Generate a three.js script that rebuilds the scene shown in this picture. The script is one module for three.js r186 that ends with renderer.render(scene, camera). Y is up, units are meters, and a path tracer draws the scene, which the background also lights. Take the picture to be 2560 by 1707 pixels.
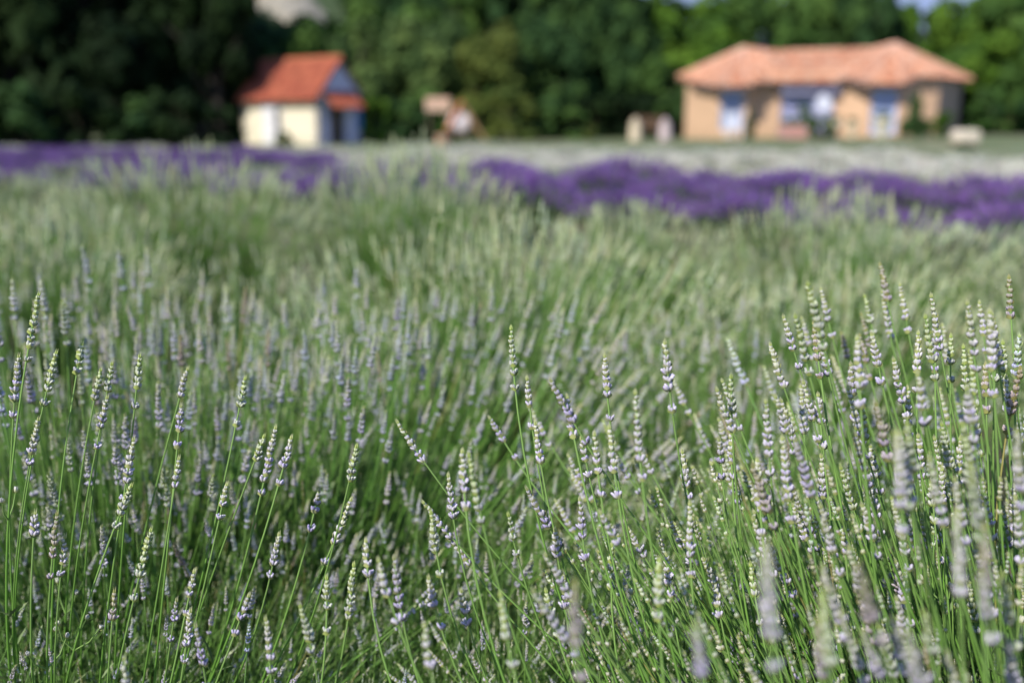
import * as THREE from 'three';
import { mergeGeometries } from 'three/addons/utils/BufferGeometryUtils.js';

// ---------------------------------------------------------------- camera, sky, sun, exposure
const W = 1024, H = 682, EYE = 0.9, PITCH = 12.41 * Math.PI / 180, FPX = 2489;   // FPX: focal length in pixels of a 2560 wide picture
const scene = new THREE.Scene();
const camera = new THREE.PerspectiveCamera(37.85, W / H, 0.05, 2500);
camera.position.set(0, EYE, 0);
camera.rotation.set(-PITCH, 0, 0);
camera.focus = 0.98;
camera.userData.fStop = 2.35;
camera.updateMatrixWorld(true);

const renderer = new THREE.WebGLRenderer({ antialias: true });
renderer.setSize(W, H);
renderer.toneMapping = THREE.LinearToneMapping;
renderer.toneMappingExposure = 1.17;
renderer.shadowMap.enabled = true;

const SUN_AZ = -38 * Math.PI / 180, SUN_EL = 40 * Math.PI / 180;   // behind the camera, to its left
const sunDir = new THREE.Vector3(Math.sin(SUN_AZ) * Math.cos(SUN_EL), Math.sin(SUN_EL), Math.cos(SUN_AZ) * Math.cos(SUN_EL));
const sun = new THREE.DirectionalLight(new THREE.Color().setRGB(1.0, 0.94, 0.83), 4.5);
sun.position.copy(sunDir).multiplyScalar(120);
sun.castShadow = true;
Object.assign(sun.shadow.camera, { left: -60, right: 60, top: 60, bottom: -60, near: 1, far: 400 });
scene.add(sun, sun.target);

{ // a clear summer sky: pale at the horizon, blue overhead, a soft brightening round the sun
  const w = 256, h = 128, data = new Float32Array(w * h * 4);
  for (let j = 0; j < h; j++) for (let i = 0; i < w; i++) {
    const el = ((j + 0.5) / h - 0.5) * Math.PI, az = ((i + 0.5) / w - 0.5) * 2 * Math.PI;
    const d = new THREE.Vector3(Math.cos(el) * Math.cos(az), Math.sin(el), Math.cos(el) * Math.sin(az));
    const up = Math.max(0, d.y), k = Math.pow(1 - up, 3.2), g = Math.pow(Math.max(0, d.dot(sunDir)), 10) * 0.25;
    const o = (j * w + i) * 4;
    const s = d.y < 0 ? 0.5 : 1;
    data[o] = s * (0.13 + 0.29 * k + g); data[o + 1] = s * (0.24 + 0.27 * k + g * 0.95); data[o + 2] = s * (0.52 + 0.28 * k + g * 0.85); data[o + 3] = 1;
  }
  const t = new THREE.DataTexture(data, w, h, THREE.RGBAFormat, THREE.FloatType);
  t.mapping = THREE.EquirectangularReflectionMapping; t.magFilter = t.minFilter = THREE.LinearFilter; t.wrapS = THREE.RepeatWrapping; t.needsUpdate = true;
  scene.background = t; scene.environment = t;
}

// ---------------------------------------------------------------- helpers
function rng(seed) { let a = seed >>> 0; return () => { a = (a + 0x6D2B79F5) | 0; let t = Math.imul(a ^ (a >>> 15), 1 | a); t = (t + Math.imul(t ^ (t >>> 7), 61 | t)) ^ t; return ((t ^ (t >>> 14)) >>> 0) / 4294967296; }; }
const V = (x, y, z) => new THREE.Vector3(x, y, z), lerp = (a, b, t) => a + (b - a) * t, clamp = (x, a = 0, b = 1) => Math.min(b, Math.max(a, x));
const smooth = (a, b, x) => { const t = clamp((x - a) / (b - a)); return t * t * (3 - 2 * t); };
const mix3 = (a, b, t) => [lerp(a[0], b[0], t), lerp(a[1], b[1], t), lerp(a[2], b[2], t)];
function hash2(x, y) { const s = Math.sin(x * 127.1 + y * 311.7) * 43758.5453; return s - Math.floor(s); }
function noise2(x, y) { const i = Math.floor(x), j = Math.floor(y), u = x - i, v = y - j, a = u * u * (3 - 2 * u), b = v * v * (3 - 2 * v); return lerp(lerp(hash2(i, j), hash2(i + 1, j), a), lerp(hash2(i, j + 1), hash2(i + 1, j + 1), a), b); }
const fbm = (x, y) => 0.5 * noise2(x, y) + 0.3 * noise2(x * 2.1 + 7, y * 2.1) + 0.2 * noise2(x * 4.3, y * 4.3 + 3);
const taken = new Map();
function numbered(n) { const k = taken.get(n) || 0; taken.set(n, k + 1); return k ? n + '_' + String(k).padStart(3, '0') : n; }
function tag(o, label, category, group, kind) { if (label) o.userData.label = label; if (category) o.userData.category = category; if (group) o.userData.group = group; if (kind) o.userData.kind = kind; return o; }
function thing(name, label, category, pos = [0, 0, 0], turn = 0, group) { const o = new THREE.Group(); o.name = numbered(name); o.position.set(...pos); o.rotation.y = turn; scene.add(o); return tag(o, label, category, group); }
function part(name, geo, mat, parent) { const m = new THREE.Mesh(geo, mat); m.name = parent ? name : numbered(name); m.castShadow = m.receiveShadow = true; (parent || scene).add(m); return m; }
// the point seen at pixel (px, py) of the 2560 wide photograph, DEPTH metres out from the camera along its axis / along the ground
const ray = (px, py) => V((px - 1280) / FPX, -(py - 853.5) / FPX, -1).applyAxisAngle(V(1, 0, 0), -PITCH);
const at = (px, py, depth) => ray(px, py).multiplyScalar(depth).add(camera.position);
const project = p => { const q = p.clone().project(camera); return [1280 + q.x * 1280, 853.5 - q.y * 853.5]; };
const groundAt = (x, d) => smooth(14, 44, d) * clamp(0.0135 * x, -0.25, 0.3);
const far = (px, d) => { const x = (px - 1280) / FPX * d / 1.024; return V(x, groundAt(x, d), -d); };          // a place on the ground
const tall = (py, d) => { const r = ray(1280, py); return EYE + r.y / -r.z * d; };                               // height above y = 0

// mesh builder with vertex colours
class MB {
  constructor() { this.p = []; this.n = []; this.c = []; this.i = []; this.u = []; }
  get count() { return this.p.length / 3; }
  v(p, n, c) { this.p.push(p.x, p.y, p.z); this.n.push(n.x, n.y, n.z); this.c.push(c[0], c[1], c[2]); return this.count - 1; }
  tri(a, b, c) { this.i.push(a, b, c); }
  quad(a, b, c, d) { this.i.push(a, b, c, a, c, d); }
  flat(pts, c) { const n = pts[1].clone().sub(pts[0]).cross(pts[2].clone().sub(pts[0])).normalize(); const k = pts.map(p => this.v(p, n, c)); for (let i = 2; i < k.length; i++) this.tri(k[0], k[i - 1], k[i]); }
  box(cx, cy, cz, sx, sy, sz, c, turn = 0, tilt = 0) {
    const q = new THREE.Quaternion().setFromEuler(new THREE.Euler(0, turn, tilt)), o = V(cx, cy, cz);
    const P = (x, y, z) => V(x * sx / 2, y * sy / 2, z * sz / 2).applyQuaternion(q).add(o);
    for (const [a, b, d, e] of [[[-1, -1, 1], [1, -1, 1], [1, 1, 1], [-1, 1, 1]], [[1, -1, -1], [-1, -1, -1], [-1, 1, -1], [1, 1, -1]], [[1, -1, 1], [1, -1, -1], [1, 1, -1], [1, 1, 1]], [[-1, -1, -1], [-1, -1, 1], [-1, 1, 1], [-1, 1, -1]], [[-1, 1, 1], [1, 1, 1], [1, 1, -1], [-1, 1, -1]], [[-1, -1, -1], [1, -1, -1], [1, -1, 1], [-1, -1, 1]]])
      this.flat([P(...a), P(...b), P(...d), P(...e)], c);
    return this;
  }
  // a tube through points; radius and colour by function of t
  tube(pts, rad, sides, col, cap = true) {
    const N = pts.length, ring = [];
    let ref = V(0.31, 0.17, 0.93);
    for (let k = 0; k < N; k++) {
      const t = k / (N - 1), d = pts[Math.min(N - 1, k + 1)].clone().sub(pts[Math.max(0, k - 1)]).normalize();
      const a = ref.clone().addScaledVector(d, -ref.dot(d)).normalize(), b = d.clone().cross(a); ref = a;
      const r = rad(t), c = col(t), row = [];
      for (let s = 0; s < sides; s++) { const w = s / sides * 2 * Math.PI, n = a.clone().multiplyScalar(Math.cos(w)).addScaledVector(b, Math.sin(w)); row.push(this.v(pts[k].clone().addScaledVector(n, r), n, c)); }
      ring.push(row);
      if (k) for (let s = 0; s < sides; s++) { const s2 = (s + 1) % sides; this.quad(ring[k - 1][s], ring[k - 1][s2], row[s2], row[s]); }
    }
    if (cap) { const d = pts[N - 1].clone().sub(pts[N - 2]).normalize(), e = this.v(pts[N - 1].clone().addScaledVector(d, rad(1)), d, col(1)); for (let s = 0; s < sides; s++) this.tri(ring[N - 1][s], ring[N - 1][(s + 1) % sides], e); }
    return this;
  }
  geo() {
    const { p, n, i: ix } = this;                     // wind every triangle to agree with its normals
    for (let k = 0; k < ix.length; k += 3) {
      const a = ix[k] * 3, b = ix[k + 1] * 3, c = ix[k + 2] * 3, ux = p[b] - p[a], uy = p[b + 1] - p[a + 1], uz = p[b + 2] - p[a + 2], vx = p[c] - p[a], vy = p[c + 1] - p[a + 1], vz = p[c + 2] - p[a + 2];
      if ((uy * vz - uz * vy) * (n[a] + n[b] + n[c]) + (uz * vx - ux * vz) * (n[a + 1] + n[b + 1] + n[c + 1]) + (ux * vy - uy * vx) * (n[a + 2] + n[b + 2] + n[c + 2]) < 0) { const t = ix[k + 1]; ix[k + 1] = ix[k + 2]; ix[k + 2] = t; }
    }
    const g = new THREE.BufferGeometry();
    g.setAttribute('position', new THREE.Float32BufferAttribute(this.p, 3)); g.setAttribute('normal', new THREE.Float32BufferAttribute(this.n, 3)); g.setAttribute('color', new THREE.Float32BufferAttribute(this.c, 3));
    g.setIndex(this.i); return g;
  }
  build(name, mat, parent) { return part(name, this.geo(), mat, parent); }
}
const paint = (rough = 0.8, extra = {}) => new THREE.MeshPhysicalMaterial({ vertexColors: true, roughness: rough, side: THREE.DoubleSide, ...extra });
const M = {
  plant: paint(0.7, { specularIntensity: 0.5 }), flower: paint(0.7, { sheen: 0.35, sheenRoughness: 0.6, sheenColor: new THREE.Color(0.8, 0.78, 0.9) }), leaf: paint(0.75, { transmission: 0.25, thickness: 0, specularIntensity: 0.15 }),
  bark: paint(0.9), plaster: paint(0.92), wood: paint(0.75), tile: paint(0.82), stone: paint(0.95), soil: paint(1), cloth: paint(0.95),
  flowerDull: paint(0.75, { color: new THREE.Color().setRGB(0.78, 0.72, 0.66) }), flowerGreen: paint(0.7, { color: new THREE.Color().setRGB(0.9, 1.0, 0.72) }), flowerBlue: paint(0.7, { color: new THREE.Color().setRGB(0.82, 0.8, 0.92) }),
  glass: new THREE.MeshPhysicalMaterial({ color: 0xdfe8f4, roughness: 0.04, transmission: 1, thickness: 0, ior: 1.5 }),
};
{ // fine relief for plaster and stone
  const n = 256, d = new Uint8Array(n * n * 4);
  for (let j = 0; j < n; j++) for (let i = 0; i < n; i++) { const s = 150 + 90 * (fbm(i / 9, j / 9) - 0.5) + 30 * (hash2(i, j) - 0.5), o = (j * n + i) * 4; d[o] = d[o + 1] = d[o + 2] = s; d[o + 3] = 255; }
  const t = new THREE.DataTexture(d, n, n); t.wrapS = t.wrapT = THREE.RepeatWrapping; t.magFilter = THREE.LinearFilter; t.needsUpdate = true;
}
function instances(name, geo, mat, mats, parent, tints) {
  const m = new THREE.InstancedMesh(geo, mat, mats.length); m.name = name; m.castShadow = m.receiveShadow = true;
  mats.forEach((x, i) => m.setMatrixAt(i, x)); if (tints) tints.forEach((c, i) => m.setColorAt(i, c));
  parent.add(m); m.userData.kind = 'stuff'; return m;
}

// ---------------------------------------------------------------- the ground, the hills, the cliff
{
  const mb = new MB(), r = rng(3);
  const xs = [-700, -300, -150, -90, -60], zs = [-6, 0];
  for (let x = -45; x <= 45; x += 1.5) xs.push(x); xs.push(60, 90, 150, 300, 700);
  for (let d = 1; d < 14; d += 0.8) zs.push(d); for (let d = 15; d < 64; d += 2) zs.push(d); zs.push(80, 110, 160, 300, 700);
  const soil = [0.13, 0.10, 0.065], grass = [0.11, 0.15, 0.055], dry = [0.22, 0.20, 0.11];
  const id = zs.map(d => xs.map(x => { const k = fbm(x * 0.7, d * 0.7), m = smooth(18, 26, d); return mb.v(V(x, groundAt(x, d) + 0.03 * (fbm(x * 2, d * 2) - 0.5), -d), V(0, 1, 0), mix3(mix3(soil, [0.09, 0.075, 0.05], k), mix3(grass, dry, smooth(0.4, 0.75, k)), m)); }));
  for (let j = 1; j < zs.length; j++) for (let i = 1; i < xs.length; i++) mb.quad(id[j - 1][i - 1], id[j - 1][i], id[j][i], id[j][i - 1]);
  const g = mb.geo(); g.computeVertexNormals();
  tag(part('ground', g, M.soil), 'brown soil and grass under the lavender field', null, null, 'structure');
}
const hillAt = (x, d) => smooth(84, 330, d) * (64 * Math.exp(-(((x + 75) / 105) ** 2)) + 6 * Math.exp(-(((x - 120) / 200) ** 2))) + smooth(84, 140, d) * 3 * (fbm(x * 0.03, d * 0.03) - 0.5);
{
  const mb = new MB(), xs = [], ds = [];
  for (let x = -420; x <= 420; x += 12) xs.push(x); for (let d = 82; d <= 700; d += d < 340 ? 10 : 60) ds.push(d);
  const id = ds.map(d => xs.map(x => mb.v(V(x, hillAt(x, d) - 0.3, -d), V(0, 1, 0), mix3([0.03, 0.06, 0.02], [0.06, 0.09, 0.03], fbm(x * 0.05, d * 0.05)))));
  for (let j = 1; j < ds.length; j++) for (let i = 1; i < xs.length; i++) mb.quad(id[j - 1][i - 1], id[j - 1][i], id[j][i], id[j][i - 1]);
  const g = mb.geo(); g.computeVertexNormals();
  tag(part('hills', g, M.soil), 'green hillside rising behind the trees', null, null, 'structure');
}
{ // pale rock face high on the hillside
  const D = 166, mb = new MB(), N = 44, K = 12, rows = [];
  for (let i = 0; i <= N; i++) {
    const t = i / N, px = lerp(585, 868, t), yTop = lerp(-75, 22, smooth(0.45, 1, t)) + 14 * (noise2(t * 9, 1) - 0.5), yBot = 46 + 10 * Math.sin(t * 7) - 14 * smooth(0.3, 0.6, t) + 22 * smooth(0.7, 1, t) + 8 * (noise2(t * 14, 5) - 0.5);
    const row = [];
    for (let k = 0; k <= K; k++) {
      const u = k / K, py = lerp(yBot + 26, Math.min(yTop, yBot - 6), u), d = D + 26 * u + 6 * (fbm(t * 8, u * 4) - 0.5) + 3 * (noise2(t * 30, u * 9) - 0.5), p = V((px - 1280) / FPX * d / 1.024, tall(py, d), -d);
      const s = fbm(t * 12 + 3, u * 7);
      row.push(mb.v(p, V(0, 0, 1), mix3([0.25, 0.225, 0.175], [0.36, 0.33, 0.27], s)));
    }
    rows.push(row);
    if (i) for (let k = 1; k <= K; k++) mb.quad(rows[i - 1][k - 1], row[k - 1], row[k], rows[i - 1][k]);
    // the top runs back into the hill
    const a = row[K]; const q = V(mb.p[a * 3] * 1.1, mb.p[a * 3 + 1] + 1.5, mb.p[a * 3 + 2] * 1.1); row.push(mb.v(q, V(0, 1, 0), [0.3, 0.29, 0.24]));
    if (i) mb.quad(rows[i - 1][K], row[K], row[K + 1], rows[i - 1][K + 1]);
  }
  const g = mb.geo(); g.computeVertexNormals();
  tag(part('rock_cliff', g, M.stone), 'pale bare rock cliff high on the hillside above the small hut', 'cliff');
}

// ---------------------------------------------------------------- trees
function crownGeo(seed, { n = 3600, leaf = 0.062, lobes = 22, squash = 1, low = 0.0, tones }) {
  // unit crown: about 1 high, 1 wide in radius 0.5, base at y = 0
  const r = rng(seed), mb = new MB(), L = [];
  for (let k = 0; k < lobes; k++) {
    const y = lerp(0.12 + low, 0.9, Math.pow(r(), 0.9)), w = Math.sqrt(Math.max(0.02, 1 - Math.pow((y - 0.42) / 0.6, 2))) * 0.42, a = k * 2.4 + r() * 0.9, q = w * Math.sqrt(lerp(0.2, 1, r()));
    L.push({ c: V(Math.cos(a) * q, y, Math.sin(a) * q * squash), s: lerp(0.1, 0.2, r()), tone: tones[Math.floor(r() * tones.length)] });
  }
  for (let i = 0; i < n; i++) {
    const b = L[Math.floor(r() * lobes)], u = r() * 2 - 1, a = r() * 6.283, s = Math.sqrt(1 - u * u), d = V(s * Math.cos(a), u, s * Math.sin(a));
    const c = b.c.clone().addScaledVector(d, b.s * Math.pow(r(), 0.4) * (0.85 + 0.4 * noise2(d.x * 3 + seed, d.y * 3)));
    const nn = d.clone().add(V(r() - 0.5, r() * 0.9, r() - 0.5)).normalize(), t = V(r() - 0.5, r() - 0.6, r() - 0.5).cross(nn).normalize(), w = nn.clone().cross(t), z = leaf * lerp(0.6, 1.25, r());
    const col = mix3(b.tone, [b.tone[0] * 1.5, b.tone[1] * 1.4, b.tone[2] * 1.2], r() * 0.6);
    const k = [[0, -1], [0.45, 0], [0, 1], [-0.45, 0]].map(([x, y]) => mb.v(c.clone().addScaledVector(w, x * z * 1.3).addScaledVector(t, y * z).addScaledVector(nn, -0.18 * z * y * y), nn, col));
    mb.quad(...k);
  }
  return mb.geo();
}
function trunkGeo(seed) {
  const r = rng(seed), mb = new MB(), bark = t => mix3([0.035, 0.03, 0.024], [0.05, 0.042, 0.034], t);
  const axis = [0, 0.2, 0.4, 0.6, 0.8].map((y, i) => V((r() - 0.5) * 0.04 * i, y, (r() - 0.5) * 0.04 * i));
  mb.tube(axis, t => lerp(0.035, 0.008, t), 7, bark);
  for (let k = 0; k < 7; k++) { const y = lerp(0.18, 0.65, k / 6), a = k * 2.4 + r(), o = V(0, y, 0), e = V(Math.cos(a) * 0.33, y + 0.2, Math.sin(a) * 0.33); mb.tube([o, o.clone().lerp(e, 0.5).add(V(0, -0.02, 0)), e], t => lerp(0.014, 0.004, t), 5, bark); }
  return mb.geo();
}
const T = {
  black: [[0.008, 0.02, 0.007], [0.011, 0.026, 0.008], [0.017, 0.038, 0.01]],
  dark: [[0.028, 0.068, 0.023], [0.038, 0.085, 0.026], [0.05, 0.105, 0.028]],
  mid: [[0.048, 0.11, 0.026], [0.062, 0.13, 0.03], [0.08, 0.155, 0.036]],
  pale: [[0.115, 0.18, 0.055], [0.09, 0.15, 0.046], [0.065, 0.12, 0.04]],
  bright: [[0.07, 0.15, 0.018], [0.09, 0.175, 0.022], [0.05, 0.115, 0.02]],
  olive: [[0.09, 0.125, 0.028], [0.11, 0.145, 0.034], [0.065, 0.10, 0.024]],
};
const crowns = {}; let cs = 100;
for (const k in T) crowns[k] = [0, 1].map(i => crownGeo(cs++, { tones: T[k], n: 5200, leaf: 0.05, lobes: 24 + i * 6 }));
const shrubs = {};
for (const k of ['black', 'dark', 'mid', 'bright', 'olive', 'pale']) shrubs[k] = [0, 1].map(i => crownGeo(cs++, { tones: T[k], n: 900, leaf: 0.085, lobes: 12, low: -0.06 }));
const trunks = [trunkGeo(7), trunkGeo(8), trunkGeo(9)];
let treeCount = 0;
const jit = rng(55);
function tree(px, d, h, rad, kind, label, group, { lift = 0.08, name = 'tree', category = 'tree' } = {}) {
  const p = far(px, d), g = d > 80 ? hillAt(p.x, d) : p.y, o = thing(name, label, category, [p.x, g - 0.05, p.z], jit() * 6.28, group), k = treeCount++;
  const t = part('trunk', trunks[k % 3], M.bark, o); t.scale.set(h * 0.75, h, h * 0.75);
  const c = part('crown', crowns[kind][k % 2], M.leaf, o); c.scale.set(rad * 2, h * (1 - lift), rad * 2); c.position.y = h * lift;
  return o;
}
function shrub(px, d, h, rad, kind, label, group, category = 'shrub') {
  const p = far(px, d), o = thing('shrub', label, category, [p.x, p.y - 0.05, p.z], jit() * 6.28, group);
  const s = new MB(), r = rng(treeCount * 31 + 5);
  for (let k = 0; k < 5; k++) { const a = k * 1.26 + r(); s.tube([V(0, 0, 0), V(Math.cos(a) * rad * 0.3, h * 0.35, Math.sin(a) * rad * 0.3), V(Math.cos(a) * rad * 0.5, h * 0.7, Math.sin(a) * rad * 0.5)], t => lerp(0.025, 0.008, t), 5, () => [0.12, 0.09, 0.06]); }
  s.build('stem', M.bark, o);
  const c = part('crown', shrubs[kind][treeCount++ % 2], M.leaf, o); c.scale.set(rad * 2, h, rad * 2);
  return o;
}
const darkG = 'dark shaded trees at the field edge';
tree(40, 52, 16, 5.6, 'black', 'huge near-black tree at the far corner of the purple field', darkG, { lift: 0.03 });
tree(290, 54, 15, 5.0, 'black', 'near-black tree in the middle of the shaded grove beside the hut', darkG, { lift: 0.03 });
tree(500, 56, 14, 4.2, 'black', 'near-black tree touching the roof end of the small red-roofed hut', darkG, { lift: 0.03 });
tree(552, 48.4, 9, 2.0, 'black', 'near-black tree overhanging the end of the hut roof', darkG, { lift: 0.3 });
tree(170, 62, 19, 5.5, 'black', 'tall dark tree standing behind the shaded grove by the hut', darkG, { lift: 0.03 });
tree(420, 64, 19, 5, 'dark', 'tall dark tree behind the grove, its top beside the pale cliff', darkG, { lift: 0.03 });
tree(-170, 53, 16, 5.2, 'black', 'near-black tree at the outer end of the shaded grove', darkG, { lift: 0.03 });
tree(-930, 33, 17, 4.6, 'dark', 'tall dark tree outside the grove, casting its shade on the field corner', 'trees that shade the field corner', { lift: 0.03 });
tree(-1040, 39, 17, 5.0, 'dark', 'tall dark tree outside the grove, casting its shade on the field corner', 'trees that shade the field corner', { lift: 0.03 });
for (const [px, d, h, r, k] of [[30, 38, 2.6, 1.7, 'dark'], [130, 39, 2.0, 1.4, 'black'], [230, 39, 2.8, 1.7, 'black'], [330, 40, 2.2, 1.5, 'dark'], [430, 40, 2.6, 1.5, 'black'], [530, 40.5, 2.0, 1.3, 'black'], [-60, 38, 2.5, 1.6, 'black']])
  shrub(px, d, h, r, k, `dark shrub in the undergrowth of the shaded grove, ${{ 30: 'nearest the picture edge', 130: 'second from the picture edge', 230: 'wide one before the middle trunk', 330: 'just past the middle of the grove', 430: 'second from the hut', 530: 'closest to the hut', [-60]: 'past the picture edge' }[px]}`, 'undergrowth of the shaded grove');
const midG = 'green trees between the hut and the stone house';
tree(640, 63, 8.2, 3.2, 'dark', 'dark green tree directly behind the ridge of the small hut', midG);
tree(770, 60, 6.6, 2.8, 'mid', 'green tree behind the gable of the small hut', midG);
tree(905, 56, 6.4, 2.5, 'pale', 'pale green rounded tree just beside the hut gable', midG, { lift: 0.04 });
tree(1075, 57, 6.9, 2.8, 'pale', 'pale green broad tree behind the signboard', midG, { lift: 0.04 });
tree(1235, 55, 5.6, 2.4, 'olive', 'olive green tree above the A-shaped wooden frame', midG, { lift: 0.03 });
tree(985, 70, 9.4, 3.4, 'mid', 'mid green tree rising behind the pale green pair', midG);
tree(1150, 74, 11.5, 3.2, 'mid', 'tall mid green tree behind the olive green one', midG);
tree(1130, 82, 9.5, 1.3, 'bright', 'slim yellow-green tree top between the pale trees', midG);
tree(830, 74, 8.4, 3.5, 'mid', 'mid green tree below the pale cliff', midG);
tree(690, 78, 9.0, 3.6, 'dark', 'dark green tree just below the pale cliff', midG);
tree(1330, 70, 14, 4.0, 'dark', 'tall dark green tree with its top out of the picture', midG);
tree(1470, 62, 13, 4.2, 'dark', 'broad dark blue-green tree in the middle of the tree line', midG, { lift: 0.03 });
tree(1390, 57, 7.0, 2.4, 'dark', 'low dark tree in front of the broad blue-green one', midG, { lift: 0.02 });
tree(1565, 58, 6.4, 2.2, 'dark', 'low dark tree behind the two pale posts', midG, { lift: 0.02 });
const brightG = 'bright green trees behind the stone house';
tree(1720, 64, 8.4, 4.2, 'bright', 'bright yellow-green tree at the corner of the stone house', brightG, { lift: 0.04 });
tree(1600, 72, 10.0, 3.2, 'mid', 'mid green tree between the dark trees and the bright one', brightG);
tree(1890, 68, 9.0, 4.0, 'mid', 'green tree behind the first peak of the tiled roof', brightG);
tree(2020, 66, 9.0, 3.0, 'mid', 'green tree behind the middle of the tiled roof', brightG);
tree(2130, 64, 10.2, 2.6, 'dark', 'dark pointed tree behind the tiled roof near the sky gap', brightG, { lift: 0.03 });
tree(2215, 66, 8.2, 2.4, 'bright', 'bright green tree just left of the gap of sky', brightG);
tree(2285, 70, 8.1, 3.2, 'mid', 'low green tree right under the gap of sky', brightG);
tree(2390, 63, 8.4, 2.9, 'bright', 'green tree just right of the gap of sky', brightG, { lift: 0.04 });
tree(2530, 60, 8.6, 3.4, 'mid', 'green tree at the end of the tree line past the house', brightG, { lift: 0.03 });
tree(2690, 60, 8.8, 3.4, 'dark', 'dark green tree at the outer end of the tree line', brightG, { lift: 0.03 });
tree(2450, 55, 5.4, 2.6, 'bright', 'bushy bright green tree beside the shaded house wall', brightG, { lift: 0.02 });
tree(2580, 53, 4.6, 2.2, 'mid', 'bushy green tree behind the pale stone block', brightG, { lift: 0.02 });
tree(1660, 57, 4.4, 2.0, 'mid', 'small bushy tree at the corner of the peach house', brightG, { lift: 0.02 });
tree(1945, 74, 10.5, 3.2, 'mid', 'taller green tree rising behind the middle of the tiled roof', brightG);
tree(1790, 62, 6.5, 3, 'bright', 'bright green tree over the first roof slope', brightG, { lift: 0.02 });
for (const [px, d, h, r, k, l] of [
  [935, 49, 2.3, 1.1, 'bright', 'bright green bush next to the dark doorway end of the hut'], [905, 52, 1.4, 1.2, 'mid', 'low green bush at the back corner of the hut'],
  [1010, 50, 2.2, 1.5, 'dark', 'dark bush between the hut and the signboard'], [1060, 52, 2.6, 1.6, 'mid', 'green bush behind the signboard posts'],
  [1180, 52, 2.4, 1.6, 'olive', 'olive bush behind the A-shaped frame'], [1270, 51, 2.6, 1.6, 'olive', 'olive green bush just right of the A-shaped frame'],
  [1350, 52, 2.2, 1.5, 'dark', 'dark bush in front of the dark trees'], [1420, 52, 1.6, 1.3, 'mid', 'green bush in front of the dark trees'],
  [1500, 54, 2.4, 1.7, 'black', 'almost black bush in the shade of the dark trees'], [1590, 54, 2.6, 1.7, 'black', 'almost black bush behind the two pale posts'],
  [1690, 54, 2.4, 1.6, 'dark', 'dark bush at the corner of the peach house'], [2420, 52, 2.4, 1.6, 'dark', 'dark bush beside the shaded house wall'],
  [2510, 51, 2.2, 1.7, 'mid', 'green bush behind the pale stone block'], [2610, 50, 2.4, 1.8, 'dark', 'dark bush at the outer end of the garden']])
  shrub(px, d, h, r, k, l, 'bushes along the foot of the trees');
{ // the wood on the hillside, one mass
  const r = rng(91), geos = ['dark', 'mid'].map((k, i) => crownGeo(300 + i, { tones: T[k], n: 420, leaf: 0.14, lobes: 12 })), mats = [[], []];
  for (let i = 0; i < 2600; i++) {
    const d = lerp(86, 330, Math.pow(r(), 0.8)), x = lerp(-0.75, 0.62, r()) * d, px = 1280 + x / d * FPX, top = hillAt(x, d), s = lerp(6, 10, r()), y = 306 - (top + s - EYE) / d * FPX;
    if (px > 560 && px < 910 && d < 215 && y < 64) continue;                    // the wood stops at the cliff's foot
    if (px > 1560 && d > 110) continue;
    if (px > 1500 && s > 7.2) continue;
    const m = new THREE.Matrix4().compose(V(x, top - 0.6, -d), new THREE.Quaternion().setFromAxisAngle(V(0, 1, 0), r() * 6.28), V(s * 0.85, s, s * 0.85));
    mats[r() < 0.55 ? 0 : 1].push(m);
  }
  const g = new THREE.Group(); g.name = 'forest'; scene.add(g); tag(g, 'dense green wood covering the hillside behind the field', null, null, 'stuff');
  mats.forEach((m, i) => instances('tree_mass', geos[i], M.leaf, m, g));
}

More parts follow.
